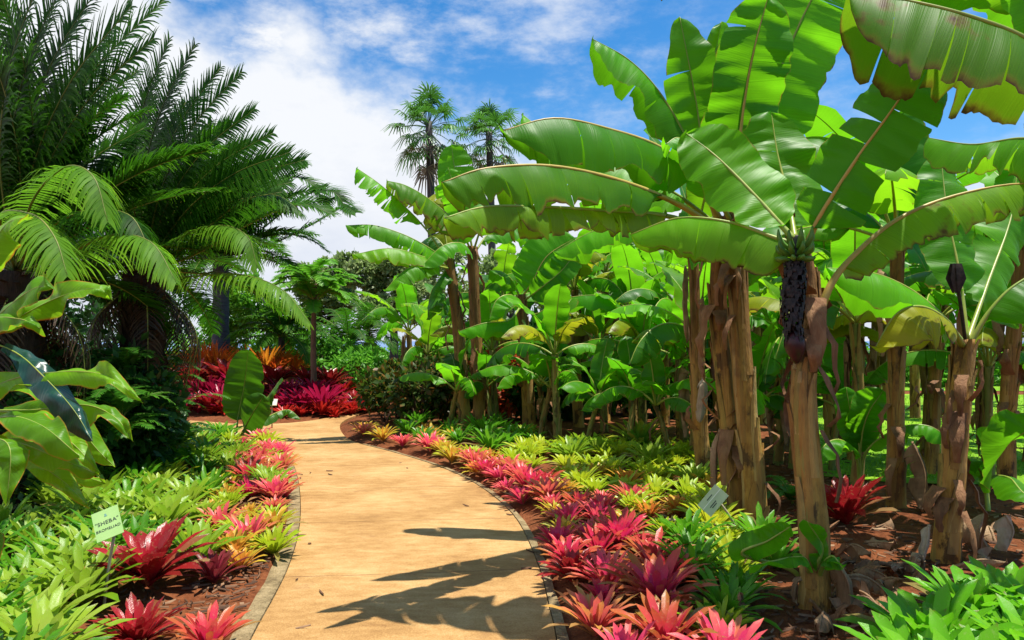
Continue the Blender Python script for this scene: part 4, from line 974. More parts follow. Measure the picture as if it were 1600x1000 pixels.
for (px, py, typ, s, lab) in [
    (232, 935, 'crimson', 1.1, 'large crimson bromeliad in front of the name sign'),
    (335, 925, 'maroon', .85, 'maroon bromeliad on bare red soil between the crimson one and the kerb'),
    (215, 1030, 'crimson', .7, 'small crimson bromeliad at the bottom edge left of the kerb'),
    (325, 1035, 'rose', .9, 'rose bromeliad at the bottom edge on the left bed'),
    (1002, 712, 'giant', 1.15, 'giant green and orange bromeliad standing above the lime drift'),
    (1325, 830, 'crimson', 1.25, 'red and orange bromeliad in shade right of the nearest trunk'),
    (1030, 975, 'rose', 1.25, 'large rose bromeliad with spread leaves at the lower centre right'),
    (930, 1010, 'pink', 1.1, 'pink bromeliad nearest the bottom of the path edge'),
    (1040, 1040, 'rose', 1.1, 'bright rose bromeliad cut by the bottom edge'),
    (1125, 1020, 'lime', .9, 'lime bromeliad alone at the bottom edge beside the dry curled leaf'),
    (1215, 900, 'green', .8, 'dark green bromeliad left of the nearest trunk'),
    (428, 875, 'lime', .95, 'yellow-green bromeliad overhanging the left kerb'),
    (345, 840, 'pink', .95, 'pink and orange bromeliad above the crimson one'),
    (985, 800, 'pink', 1.05, 'salmon pink bromeliad standing highest in the right edge drift'),
    (440, 745, 'pink', 1.1, 'bright pink bromeliad at the bend of the left kerb'),
    (345, 725, 'orange', 1.0, 'orange bromeliad under the paddle leaved plant'),
]:
    g = G(px, py); brom(typ, g.x, g.y, s, lab)

def scatter(n, d, box, ok, types, size, label, group):
    """Poisson-like scatter; ok(x,y) keeps to the zone, types = weights or a function of place"""
    c = 0
    for _ in range(n * 60):
        x = brng.uniform(box[0], box[1]); y = brng.uniform(box[2], box[3])
        if not ok(x, y) or path_dist(x, y) < .13: continue
        if any((x - a) ** 2 + (y - b) ** 2 < (d * .5 + r * .75) ** 2 for a, b, r in SPOTS): continue
        ty = types(x, y) if callable(types) else types
        k = brng.choices(list(ty), list(ty.values()))[0]
        s = brng.uniform(*size); brom(k, x, y, s, label(CNAME[k], x, y), group); SPOTS[-1] = (x, y, d * .66); c += 1
        if c >= n: break
    return c
px_of = lambda x, y: 800 + x / y * F
TR = [(o.location.x, o.location.y) for o in C.objects if o.parent is None and o.get('category') in ('banana plant',)]
SPOTS += [(x, y, .12) for x, y in TR]
n1 = scatter(84, .225, (-2.5, 1.6, 3.0, 9.6), lambda x, y: xr(y) + .16 < x < xr(y) + (.85 if y < 7 else .6), lambda x, y: {'pink': 4, 'rose': 5, 'orange': .5, 'crimson': .5, 'maroon': .8} if y < 5.6 else {'pink': 6, 'rose': .8, 'orange': 2.5, 'lime': .3},
             (.62, 1.15), lambda c, x, y: f'{c} bromeliad in the {"path side" if x - xr(y) < .42 else "inner"} row of the {"nearest" if y < 4.3 else "near" if y < 5.4 else "middle" if y < 7 else "far"} right path edge drift', 'bromeliads along the right path edge')
n2 = scatter(62, .25, (-1, 3.4, 5.4, 10.5), lambda x, y: x > xr(y) + .6 and 800 < px_of(x, y) < 1135, {'lime': 8, 'pale': 1, 'orange': .5}, (.85, 1.25),
             lambda c, x, y: f'{c} bromeliad in the {"near" if y < 6.6 else "middle" if y < 8.4 else "far"} part of the lime drift, {"path side" if x < xr(y) + 1.3 else "trunk side"}', 'lime bromeliads right of the path')
n3 = scatter(22, .27, (.5, 2.2, 3.2, 5.9), lambda x, y: x > xr(y) + .7 and px_of(x, y) < 1200, {'green': 6, 'lime': 1, 'maroon': .6}, (.85, 1.15),
             lambda c, x, y: f'{c} bromeliad in shade between the rose drift and the nearest trunk', 'shaded bromeliads near the nearest trunk')
n4 = scatter(14, .27, (1.7, 3.4, 2.9, 4.25), lambda x, y: px_of(x, y) > 1440 + (3.9 - y) * -60 and x / y < .85, {'broad': 1}, (.95, 1.25),
             lambda c, x, y: 'broad leaved bright green bromeliad in the clump at the lower right corner', 'green bromeliads at the lower right corner')
n5 = scatter(26, .36, (-3.2, .6, 9.4, 13.2), lambda x, y: 540 < px_of(x, y) < 850, lambda x, y: {'orange': 3, 'pink': 2, 'lime': 1, 'green': 1} if path_dist(x, y) < .6 else {'green': 5, 'pale': 1, 'orange': .6, 'lime': .6}, (.9, 1.3),
             lambda c, x, y: f'{c} bromeliad at the far bend of the right path edge', 'bromeliads at the far bend')
n6 = scatter(50, .23, (-4.2, -.9, 4.7, 11), lambda x, y: xl(y) - .85 < x < xl(y) - .16, lambda x, y: {'orange': 3, 'pink': 4, 'lime': 3, 'pale': 2, 'rose': 1} if y > 5.2 else {'lime': 3, 'orange': 2, 'pink': 1, 'pale': 1}, (.65, 1.15),
             lambda c, x, y: f'{c} bromeliad in the {"near" if y < 6 else "middle" if y < 8 else "far"} edging of the left kerb, {"kerb" if x > xl(y) - .45 else "inner"} row', 'bromeliads along the left kerb')
n7 = scatter(44, .26, (-3.9, -1.5, 3.0, 5.9), lambda x, y: x < xl(y) - (.85 if y < 4.7 else .6), lambda x, y: {'pale': 6, 'lime': 2.5, 'green': 2} if x > -.50 * y else {'pale': 5, 'lime': .6, 'green': 4}, (.95, 1.3),
             lambda c, x, y: f'{c} bromeliad {"in front of" if y < 4.3 else "behind"} the name sign, {"toward the kerb" if x > -.46 * y else "toward the left edge"}', 'bromeliads around the name sign')
n8 = scatter(44, .32, (-5.2, -2, 5.9, 11.2), lambda x, y: x < xl(y) - .6 and px_of(x, y) > 80, lambda x, y: {'green': 7, 'pale': 2.5, 'lime': .4}, (.95, 1.3),
             lambda c, x, y: f'{c} bromeliad in the {"near" if y < 7.3 else "middle" if y < 9 else "far"} shade bed under the cycads, {"kerb" if x > xl(y) - 1.5 else "bank"} side', 'bromeliads under the cycads')
# far bed beyond the bend
for (px, py, typ, s, lab) in [
    (322, 618, 'magenta', 1.0, 'magenta bromeliad at the left end of the far bed'), (352, 628, 'magenta', 1.15, 'large glossy magenta bromeliad left of the paddle leaf'), (310, 640, 'magenta', .9, 'dark magenta bromeliad half hidden by ferns'),
    (375, 600, 'magenta', 1.15, 'tall dark red bromeliad rising behind the paddle leaf'), (340, 598, 'magenta', 1.0, 'dark red bromeliad below the fiery crotons'), (455, 615, 'magenta', .9, 'magenta bromeliad right behind the paddle leaf'),
    (476, 632, 'magenta', 1.05, 'dark purple bromeliad left of the slender trunk'), (505, 640, 'magenta', 1.2, 'bright magenta bromeliad right of the slender trunk'), (455, 640, 'magenta', .95, 'purple bromeliad low beside the sign stake'), (440, 600, 'magenta', .9, 'red purple bromeliad at the back of the far bed'),
    (492, 618, 'magenta', 1.0, 'magenta bromeliad in front of the light green hedge'), (525, 632, 'scarlet', 1.3, 'red bromeliad spread wide at the right of the far bed'),
    (318, 580, 'fire', 1.15, 'fiery orange bromeliad at the left back of the far bed'), (338, 578, 'fire', 1.2, 'tallest fiery orange bromeliad beside the grey palm trunk'), (305, 590, 'gold', .9, 'golden bromeliad at the left edge of the far bed'),
    (415, 582, 'gold', 1.15, 'golden orange bromeliad right of the paddle leaf'), (400, 590, 'gold', .8, 'small golden bromeliad behind the paddle leaf'), (352, 590, 'fire', .7, 'small orange bromeliad among the magenta ones'),
    (298, 572, 'fire', 1.1, 'fiery orange bromeliad farthest left against the dark bank'), (328, 566, 'fire', 1.3, 'fiery orange bromeliad behind the others at the back left'), (360, 572, 'crimson', 2.0, 'dark crimson bromeliad behind the fiery ones'), (385, 572, 'gold', 1.0, 'golden bromeliad high behind the paddle leaf'),
    (432, 585, 'fire', .9, 'fiery orange bromeliad at the back right'), (300, 612, 'crimson', 1.7, 'crimson bromeliad among the magenta ones at the left'), (428, 625, 'crimson', 1.5, 'crimson bromeliad right of the paddle leaf'), (515, 622, 'crimson', 1.4, 'crimson bromeliad right of the slender trunk'),
]:
    Yb = (15.7 if py > 622 else 16.5) if typ in ('magenta', 'scarlet') else 17.2 if typ == 'crimson' else 18.1 if py > 575 else 18.6
    s *= 1.12; g = V(((px - 800) / F * Yb, Yb, 0))
    brom(typ, g.x, g.y, s, lab, 'bromeliads in the far bed')
for i, (px, Yb, typ) in enumerate([(290, 15.6, 'magenta'), (330, 15.5, 'crimson'), (398, 15.6, 'scarlet'), (430, 15.9, 'scarlet'), (548, 16.0, 'scarlet'), (572, 16.4, 'scarlet'), (590, 16.8, 'crimson'), (560, 16.6, 'crimson'), (300, 17.4, 'crimson'), (340, 17.2, 'scarlet'), (380, 17.6, 'crimson'), (480, 17.3, 'crimson'), (284, 18.4, 'fire'), (372, 18.8, 'fire'), (440, 18.6, 'gold'), (460, 18.4, 'fire'), (348, 19.2, 'fire'), (318, 19.4, 'gold'), (400, 19.2, 'fire')]):
    brom(typ, (px - 800) / F * Yb, Yb, brng.uniform(.9, 1.15) * (1.5 if typ == 'crimson' else 1.5 if typ == 'scarlet' else 1), f'{CNAME[typ].replace("small ", "")} bromeliad filling the {"front" if Yb < 17 else "middle" if Yb < 18 else "back"} of the far bed', 'bromeliads in the far bed')
for i, (px, py) in enumerate([(345, 655), (338, 648), (362, 650), (428, 650), (440, 659), (466, 656), (478, 650), (455, 650), (497, 655), (503, 648), (530, 643), (540, 650), (552, 637), (562, 641), (575, 633), (585, 637), (520, 655), (548, 630), (535, 628), (415, 652)]):
    g = G(px, py); brom('scarlet' if i not in (1, 2) else 'orange', g.x, g.y + .25, brng.uniform(.9, 1.35), 'small scarlet bromeliad on the red soil in front of the far bed' if i not in (1, 2) else 'small orange bromeliad left of the paddle leaf on the far bed', 'small scarlet bromeliads on the far bed')
print('bromeliads', n1, n2, n3, n4, n5, n6, n7, n8, sum(1 for o in C.objects if o.get('category') == 'bromeliad'))

# ---------------------------------------------------------------- shrubs, ferns, trees
def foliage_mat(name, stops, tf=.35, gain=1.8, rough=.45): return plain_leaf(name, stops, gain, tf, rough, .15, .1)
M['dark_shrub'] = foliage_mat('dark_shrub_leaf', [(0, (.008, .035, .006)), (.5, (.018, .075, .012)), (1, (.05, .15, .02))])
M['croton'] = foliage_mat('croton_leaf', [(0, (.015, .04, .005)), (.5, (.04, .085, .008)), (.7, (.09, .08, .012)), (.88, (.22, .08, .015)), (1, (.32, .22, .02))])
M['croton_red'] = foliage_mat('croton_red_leaf', [(0, (.06, .07, .01)), (.3, (.30, .06, .02)), (.65, (.60, .07, .02)), (1, (.55, .22, .04))])
M['hedge'] = foliage_mat('hedge_leaf', [(0, (.04, .15, .012)), (.5, (.09, .30, .02)), (1, (.17, .42, .035))])
M['tree_leaf'] = foliage_mat('tree_leaf', [(0, (.06, .12, .025)), (.5, (.16, .25, .06)), (1, (.36, .42, .20))])
M['tree_green'] = foliage_mat('feathery_leaf', [(0, (.04, .16, .008)), (.5, (.10, .30, .014)), (1, (.18, .42, .03))])
M['wood'] = bark_mat('bark', [(.3, (.06, .035, .022)), (.6, (.17, .10, .06)), (.8, (.26, .17, .11))])
M['greywood'] = bark_mat('grey_bark', [(.3, (.03, .028, .03)), (.6, (.09, .08, .08)), (.8, (.16, .14, .13))])
def shrub(name, label, cat, base, blobs, n, size, mat, seed, stems=5, group=None, elong=1.8, hollow=.35):
    t = thing(name, label, cat, base, group); o = t.location; rng = random.Random(seed)
    blobs = [(V(base) + V(c), r) for c, r in blobs]
    mb = MB()
    for k in range(stems):
        c, r = rng.choice(blobs); e = c + V((rng.uniform(-.5, .5) * r[0], rng.uniform(-.5, .5) * r[1], rng.uniform(-.3, .5) * r[2]))
        s = V(base) + V((rng.uniform(-.15, .15), rng.uniform(-.15, .15), -.05)); mb.tube(spline([s, s.lerp(e, .5) + V((rng.uniform(-.1, .1), 0, .1)), e], 6), [.025 - .003 * i for i in range(7)], 5)
    mb.build('stems', M['wood'], t, o)
    mb = MB(); leaf_cloud(mb, blobs, n, size, seed, hollow=hollow, elong=elong); mb.build('foliage', M[mat], t, o, smooth=False)
    return t
def tree(name, label, base, trunk, r0, blobs, n, size, mat, seed, bark='greywood', hollow=.4, group=None, elong=1.8):
    t = thing(name, label, 'tree', base, group); o = t.location; rng = random.Random(seed); mb = MB()
    q = spline([V(p) for p in trunk], 14); mb.tube(q, [r0 * (1.25 - .7 * i / 14) for i in range(15)], 9, rng, .05)
    for c, r in blobs:
        s = at(q, rng.uniform(.6, .98)); c = V(c); mb.tube(spline([s, s.lerp(c, .5) + V((rng.uniform(-.2, .2), 0, .15)), c + V((0, 0, r[2] * .4))], 8), [r0 * .5 * (1 - .1 * i) for i in range(9)], 6)
    mb.build('trunk', M[bark], t, o)
    mb = MB(); leaf_cloud(mb, [(V(c), r) for c, r in blobs], n, size, seed, hollow=hollow, elong=elong); mb.build('crown', M[mat], t, o, smooth=False)
    return t
# croton bushes behind the bend
for i, (px, Y, w, h, mt, lab) in enumerate([(610, 14.2, .75, 1.05, 'croton', 'dark bronze croton bush nearest the path bend'), (655, 13.6, .8, 1.25, 'croton', 'bronze croton bush with orange young leaves between its neighbours'), (700, 13.9, .75, 1.2, 'croton', 'bronze croton bush at the foot of the leaning banana plant'),
                                           (765, 15.2, .7, 1.45, 'croton_red', 'red leaved croton bush seen between the banana trunks'), (790, 14.4, .55, 1.0, 'croton_red', 'small red croton behind the forked banana trunk'), (640, 15.4, .8, 1.3, 'croton', 'croton bush at the back of the bronze group')]):
    x = (px - 800) / F * Y
    shrub('croton_bush', lab, 'bush', (x, Y, .04), [((0, 0, h * .5), (w, w * .8, h * .5)), ((.35, .1, h * .75), (w * .55, w * .5, h * .4)), ((-.35, -.1, h * .6), (w * .6, w * .5, h * .4))], 900, .17, mt, 200 + i, group='croton bushes behind the bend', elong=2.2)
# light green hedge at the far bend
for i, (px, Y, w, h) in enumerate([(512, 19, 1.0, 1.0), (560, 18.2, .95, 1.15), (600, 19.5, 1.0, 1.05), (480, 21, 1.1, 1.3)]):
    x = (px - 800) / F * Y
    shrub('hedge_bush', ['bright green hedge bush right of the slender trunk', 'bright green hedge bush in the middle of the far hedge', 'bright green hedge bush next to the bronze crotons', 'green hedge bush behind the slender trunk'][i], 'bush', (x, Y, gz(x, Y) - .1),
          [((0, 0, h * .5), (w, w * .8, h * .55)), ((.4, 0, h * .65), (w * .6, w * .6, h * .4))], 1500, .16, 'hedge', 230 + i, group='bright green hedge bushes', elong=3)
for i, px in enumerate(range(215, 760, 42)):
    Y = 30 + (i % 3) * 3; x = (px - 800) / F * Y; h = 1.45 + .35 * (i * 7 % 5) / 4 + (.9 if px < 500 else 0)
    shrub('hedge_bush', 'mid green bush in the distant row in front of the sea', 'bush', (x, Y, .04), [((0, 0, h * .45), (1.0, .8, h * .5)), ((.5, 0, h * .55), (.7, .6, h * .42))], 900, .22, 'hedge' if i % 3 == 0 else 'tree_green', 280 + i, group='distant bushes in front of the sea', elong=2.2)
# dark undergrowth below the cycads
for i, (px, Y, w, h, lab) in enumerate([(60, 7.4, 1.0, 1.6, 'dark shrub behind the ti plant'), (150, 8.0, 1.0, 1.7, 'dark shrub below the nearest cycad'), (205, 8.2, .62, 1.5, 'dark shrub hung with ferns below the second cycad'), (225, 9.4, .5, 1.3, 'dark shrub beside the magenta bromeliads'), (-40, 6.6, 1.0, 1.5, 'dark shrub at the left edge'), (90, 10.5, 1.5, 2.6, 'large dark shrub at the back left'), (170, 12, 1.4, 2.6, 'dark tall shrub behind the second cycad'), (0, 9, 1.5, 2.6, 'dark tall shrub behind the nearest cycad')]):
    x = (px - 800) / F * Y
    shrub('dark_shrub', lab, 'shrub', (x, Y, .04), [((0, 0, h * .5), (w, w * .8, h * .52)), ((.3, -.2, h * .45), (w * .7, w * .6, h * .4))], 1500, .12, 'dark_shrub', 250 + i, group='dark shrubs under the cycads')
# ferns
M['fern'] = plain_leaf('fern_leaf', [(0, (.02, .085, .008)), (.5, (.045, .17, .012)), (1, (.10, .29, .02))], 2.0, .35, .35, .4)
def fern(seed, n=11, L=.62):
    t = thing('fern', 'x', 'fern', (0, 0, 0)); rng = random.Random(seed)
    for k in range(n):
        pts, ups = frond_ctrl(V((0, 0, .02)), k * 2.4 + rng.uniform(-.2, .2), rng.uniform(55, 80), rng.uniform(-60, -20), L * rng.uniform(.7, 1.1), 5)
        frond(t, pts, ups, 26, .10, V((0, 0, 0)), mat='fern', seed=seed * 9 + k, vee=4, sag=18, w=.010, t0=.12, r0=.004, seg=2, fwd=(70, 45))
    return t
fp = [fern(1), fern(2, 9, .75), fern(3, 12, .5)]; fu = set(); frng = random.Random(8)
for i, (px, py, z, lab) in enumerate([(215, 690, 0, 'dark fern at the back of the shade bed'), (255, 672, 0, 'fern under the second cycad near the path'), (290, 668, 0, 'fern hanging over the path bend at left'), (300, 645, .25, 'fern hanging in front of the magenta bromeliads'), (270, 640, .55, 'fern high on the dark bank'),
                                     (230, 650, .4, 'fern in the middle of the dark bank'), (180, 680, .3, 'fern behind the long ti leaf'), (305, 600, .5, 'fern topmost beside the fiery bromeliads'), (250, 620, .8, 'fern on the trunk of the second cycad'), (190, 640, .7, 'fern in the dark below the cycads'), (225, 705, 0, 'fern at the front of the dark bank'), (325, 690, 0, 'fern beside the paddle leaved plant'), (205, 600, 0, 'fern high in the dark bank behind the ti plant'), (285, 580, 0, 'fern near the top right of the dark bank'), (160, 620, 0, 'fern behind the ti leaves on the dark bank'), (240, 575, 0, 'fern hanging from the second cycad'), (310, 655, 0, 'fern at the right foot of the dark bank'), (265, 700, 0, 'fern low at the front right of the dark bank'), (1240, 770, 0, 'small fern between the nearest trunks')]):
    k = i % 3; o = fp[k] if k not in fu else copy_tree(fp[k]); fu.add(k); g = G(px, py)
    if px > 1000: g = G(1238, 795)
    else:
        Yf = 7.3 if px < 200 else 7.9 if px < 260 else 8.7; px -= 48 if px > 200 else 0; g = P(px, py, Yf); z = max(0, g.z - .12 - .05)
    place(o, (g.x, g.y, gz(g.x, g.y) + z), frng.uniform(0, 6), frng.uniform(.9, 1.25) * (.8 if px > 1000 else 1.0), lab, 'ferns on the dark bank' if px < 1000 else None)

# slender feathery tree in the far bed
xs_ = (492 - 800) / F * 16.6
tF = thing('feathery_tree', 'slender brown trunk tree with feathery bright crown in the far bed', 'tree', (xs_, 16.6, .04)); mb = MB()
mb.tube(spline([V((xs_ + .03, 16.6, -.1)), V((xs_ - .03, 16.6, 1.0)), V((xs_ - .02, 16.6, 2.3)), V((xs_, 16.6, 2.9))], 16), [.075 - .025 * i / 16 for i in range(17)], 8, random.Random(2), .06); mb.build('trunk', M['wood'], tF, tF.location)
frng = random.Random(41)
for k in range(34):
    cc = V((xs_, 16.6, 2.35 + .75 * frng.random())); pts, ups = frond_ctrl(cc, k * 2.4, frng.uniform(-5, 70), frng.uniform(-55, 0), frng.uniform(.8, 1.3), 5)
    frond(tF, pts, ups, 26, .26, tF.location, mat='tree_green_frond', seed=700 + k, vee=6, sag=25, w=.028, t0=.2, r0=.012, seg=2, name='leaf', fwd=(70, 45)) if M.setdefault('tree_green_frond', M['tree_green']) else None
# a tall fern palm behind, and yellowish dracaenas in the far bed
for i, (px, Y, H, sd, lab) in enumerate([(545, 20, 1.5, 5, 'dark arching palm in shade at the far hedge'), (575, 23, 1.9, 6, 'arching palm beyond the far hedge'), (440, 19, 1.7, 7, 'arching palm behind the golden bromeliad')]):
    x = (px - 800) / F * Y; t = thing('arching_palm', lab, 'palm', (x, Y, .04)); rng = random.Random(sd); mb = MB()
    mb.tube([V((x, Y, -.1)), V((x, Y, H * .5)), V((x, Y, H))], [.10, .09, .08], 8); mb.build('trunk', M['greywood'], t, t.location)
    for k in range(20):
        pts, ups = frond_ctrl(V((x, Y, H)), k * 2.4, lerp(80, 5, k / 19), lerp(0, -75, k / 19), rng.uniform(1.3, 1.8), 6)
        frond(t, pts, ups, 34, .32, t.location, mat='cycad', seed=sd * 50 + k, w=.022, vee=10, seg=2)
# broadleaf trees beyond
def bl(px, py, Y, rx, ry): return (tuple(P(px, py, Y)), (rx / F * Y, rx / F * Y * .9, ry / F * Y))
TREES = [('grey-green broadleaf tree with a dark trunk beyond the bend', 612, 26, [(612, 620), (616, 540), (614, 480)], [(600, 440, 40, 36), (565, 430, 32, 34), (635, 452, 34, 30), (650, 488, 26, 20), (590, 480, 34, 22), (620, 410, 30, 22)], 9000, .19, 'tree_leaf'),
         ('pale flowering broadleaf tree left of the dark trunked one', 525, 32, [(525, 620), (522, 540), (520, 470)], [(520, 430, 38, 36), (545, 410, 26, 22), (485, 440, 34, 40), (535, 470, 30, 26), (500, 490, 34, 34)], 9000, .22, 'tree_leaf'),
         ('broadleaf tree behind the second cycad', 420, 30, [(420, 640), (420, 540), (420, 470)], [(400, 470, 50, 50), (440, 500, 40, 40), (360, 500, 50, 50)], 6000, .22, 'tree_green'),
         ('green tree over the banana grove centre', 800, 30, [(800, 640), (800, 540), (800, 470)], [(780, 430, 50, 46), (840, 420, 50, 40), (745, 480, 50, 50), (880, 460, 50, 50), (690, 450, 44, 50), (700, 400, 34, 36)], 6000, .24, 'tree_leaf'),
         ('green tree behind the banana grove', 980, 32, [(980, 640), (980, 540), (980, 470)], [(960, 460, 60, 60), (1030, 450, 60, 60), (900, 500, 60, 50)], 6000, .24, 'tree_green'),
         ('green tree right behind the twin trunks', 1160, 34, [(1160, 640), (1160, 540), (1160, 470)], [(1130, 460, 60, 60), (1200, 450, 70, 60), (1270, 480, 60, 50)], 6000, .26, 'tree_green'),
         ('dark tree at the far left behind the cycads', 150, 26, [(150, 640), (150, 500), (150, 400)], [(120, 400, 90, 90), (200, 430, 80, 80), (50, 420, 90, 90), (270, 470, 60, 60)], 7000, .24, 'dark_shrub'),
         ]
for i, (lab, px, Y, tr, bs, n, sz, mt) in enumerate(TREES):
    b = P(px, HZ, Y); tree('broadleaf_tree', lab, (b.x, Y, 0), [P(a, c, Y) for a, c in tr], .17, [bl(a, c, Y + random.Random(a).uniform(-.6, .6), rx, ry) for a, c, rx, ry in bs], n, sz, mt, 300 + i)
# leafy undergrowth behind the grove
for i, (px, Y, w, h) in enumerate([(720, 17.5, 1.2, 2.0), (800, 18.5, 1.4, 2.3), (880, 19.5, 1.4, 2.5), (965, 19, 1.4, 2.4), (1045, 20, 1.5, 2.6), (1125, 19.5, 1.5, 2.5), (1205, 20.5, 1.5, 2.4), (1280, 21, 1.4, 2.2), (850, 14.5, .8, 1.2), (935, 15.8, .9, 1.3), (1060, 15.2, .9, 1.3), (1150, 16.5, 1.0, 1.5)]):
    x = (px - 800) / F * Y
    shrub('leafy_bush', 'dark leafy bush in the shade behind the banana trunks', 'bush', (x, Y, .03), [((0, 0, h * .5), (w, w * .6, h * .52)), ((.5, -.2, h * .6), (w * .6, w * .5, h * .45))], 1300, .30, 'dark_shrub' if i % 3 else 'tree_green', 360 + i, group='dark bushes behind the grove', elong=2)
# bushes beyond the lawn
for i, (px, w, h) in enumerate([(1230, 1.6, 1.3), (1310, 1.5, 1.2), (1385, 1.7, 1.3), (1460, 1.6, 1.5), (1535, 1.7, 1.35), (1610, 1.6, 1.6), (1690, 1.7, 1.5)]):
    Y = 25 + (i % 3) * .8; x = (px - 800) / F * Y
    shrub('lawn_bush', ['leafy bush beyond the lawn behind the nearest trunk', 'leafy bush beyond the lawn left of the golden trunk', 'leafy bush beyond the lawn right of the golden trunk', 'leafy bush beyond the lawn behind the thin post', 'leafy bush beyond the lawn left of the stout patchy trunk', 'leafy bush beyond the lawn right of the stout patchy trunk', 'leafy bush at the right end beyond the lawn'][i], 'bush', (x, Y, .04),
          [((0, 0, h * .5), (w, w * .7, h * .55)), ((.6, 0, h * .7), (w * .6, w * .5, h * .5))], 1500, .22, 'hedge' if i % 2 else 'tree_green', 330 + i, group='bushes beyond the lawn')
    
# tall fan palms
M['fan'] = plain_leaf('fan_leaf', [(0, (.03, .11, .012)), (.5, (.06, .19, .02)), (1, (.10, .27, .04))], 1.6, .3, .4, .3)
M['fan_dead'] = plain_leaf('fan_leaf_dead', [(0, (.06, .04, .03)), (.5, (.16, .12, .08)), (1, (.34, .28, .19))], 1.2, .25, .6, .3)
def fan_palm(label, px, py, Y, seed, sc_=1.0):
    c = P(px, py, Y); t = thing('fan_palm', label, 'palm', (c.x, Y, 0)); rng = random.Random(seed); o = t.location
    mb = MB(); mb.tube(spline([V((c.x + .1, Y, -.2)), V((c.x + .15, Y, c.z * .5)), c], 16), [.22 - .06 * i / 16 for i in range(17)], 9, rng, .04); mb.build('trunk', M['greywood'], t, o)
    N = 50
    for k in range(N):
        age = k / (N - 1); az = k * 2.4 + rng.uniform(-.3, .3); dead = age > .84
        pt = R(lerp(88, -45, age / .84) if not dead else lerp(-30, -84, (age - .84) / .16)) + R(rng.uniform(-8, 8)); out = V((math.cos(az), math.sin(az), 0))
        d = out * math.cos(pt) + V((0, 0, math.sin(pt))); pl = rng.uniform(.8, 1.55) * sc_; b = c + V((0, 0, -.25 - .75 * max(0, age - .5))); h = b + d * pl + V((0, 0, -.10 * pl))
        mb = MB(); mb.tube([b, b + d * pl * .5, h], [.02, .016, .012], 4); s = V((-out.y, out.x, 0)); nn = d.cross(s)
        R0 = rng.uniform(.65, .95) * sc_
        for j in range(15):
            a = lerp(-2.1, 2.1, (j + .5) / 15) + rng.uniform(-.04, .04); e = d * math.cos(a) + s * math.sin(a); l = R0 * (1 - .25 * abs(a) / 2.1) * rng.uniform(.85, 1.1); w = .036 * sc_; sw = e.cross(nn).normalized()
            m = h + e * l * .55 + nn * .05; tip = h + e * l + V((0, 0, -.32 * l * (.5 + rng.random()) * (1.4 if dead else 1)))
            mb.grid([[h - sw * .012, h + sw * .012], [m - sw * w, m + sw * w], [tip - sw * .012, tip + sw * .012]], [[(0, 0), (0, 1)], [(.5, 0), (.5, 1)], [(1, 0), (1, 1)]], (rng.random(), rng.random()))
        mb.build('dead_leaf' if dead else 'leaf', M['fan_dead' if dead else 'fan'], t, o, smooth=False)
fan_palm('tall fan palm with a skirt of dead leaves, left and higher of the pair', 670, 190, 34, 1, 1.0)
fan_palm('tall fan palm partly hidden by the banana leaf, right of the pair', 764, 205, 36, 2, .95)

# ---------------------------------------------------------------- signs, posts, dry leaves
def sign(name, label, r, d, c, mats, stake, text=None, marks=None):
    t = thing(name, label, 'sign', stake[0]); o = t.location
    r = V(r); d = V(d); nn = r.cross(d).normalized()
    if nn.y > 0: nn = -nn
    rx = r.normalized(); dy = (d - rx * d.dot(rx)).normalized(); w, h = r.length, d.length; c = V(c)
    rot = Matrix((rx, -dy, rx.cross(-dy))).transposed(); fn = rx.cross(-dy)
    mb = MB(); mb.box(c, w, h, .004, rot); mb.build('panel', mats[0], t, o, smooth=False)
    mb = MB(); q = [V(p) for p in stake]; mb.tube(spline(q, 8), [.009] * 9, 6); mb.build('stake', M['stake'], t, o)
    for txt, size, oy in (text or []):
        cu = bpy.data.curves.new('lettering', 'FONT'); cu.body = txt; cu.align_x = 'CENTER'; cu.align_y = 'CENTER'; cu.size = size; cu.extrude = .0004; cu.space_character = 1.08
        tmp = bpy.data.objects.new('lettering', cu); C.objects.link(tmp); dg = bpy.context.evaluated_depsgraph_get(); me = bpy.data.meshes.new_from_object(tmp.evaluated_get(dg)); bpy.data.objects.remove(tmp)
        me.materials.clear(); me.materials.append(M['ink']); ob = bpy.data.objects.new('lettering', me); C.objects.link(ob); ob.parent = t
        mw = rot.to_4x4(); mw.translation = c + fn * .0032 + (-dy) * oy - o; ob.matrix_local = mw
    for (mx, my, mw_, mh, mt) in (marks or []):
        mb = MB(); mb.box(c + rx * mx - dy * my * -1 * -1 + fn * .0028, mw_, mh, .001, rot); mb.build('print_line', M[mt], t, o, smooth=False)
    return t
M['ink'] = simple_mat('ink', (.02, .03, .03), (.03, .04, .04), 9, .6)
M['stake'] = simple_mat('stake', (.36, .29, .18), (.46, .38, .25), 12, .6)
M['sign_green'] = simple_mat('sign_face', (.30, .50, .15), (.38, .56, .20), 6, .35)
M['sign_grey'] = simple_mat('sign_face_grey', (.42, .50, .30), (.46, .54, .34), 6, .4)
M['sign_white'] = simple_mat('sign_white', (.7, .72, .6), (.75, .75, .65), 6, .4)
M['mark'] = simple_mat('sign_mark', (.12, .28, .22), (.16, .32, .26), 6, .5)
sb = G(160, 955, .03); sY = 4.30
def px3(px, py, Y): return P(px, py, Y)
cs = P(168, 818, sY)
sign('name_sign', 'small green sign reading SHEBA BROMELIAD on a pale stake', (.130, .045, .052), (.108, -.085, -.130), cs, (M['sign_green'], None), [sb + V((0, 0, -.05)), sb.lerp(P(177, 838, sY + .01), .5), P(178, 838, sY + .012)],
     text=[('"SHEBA"', .034, .010), ('BROMELIAD', .0235, -.034)], marks=[(0, .058, .010, .014, 'mark'), (0, .050, .016, .004, 'mark')])
s2 = G(1158, 842, .04); c2 = P(1114, 782, 5.55)
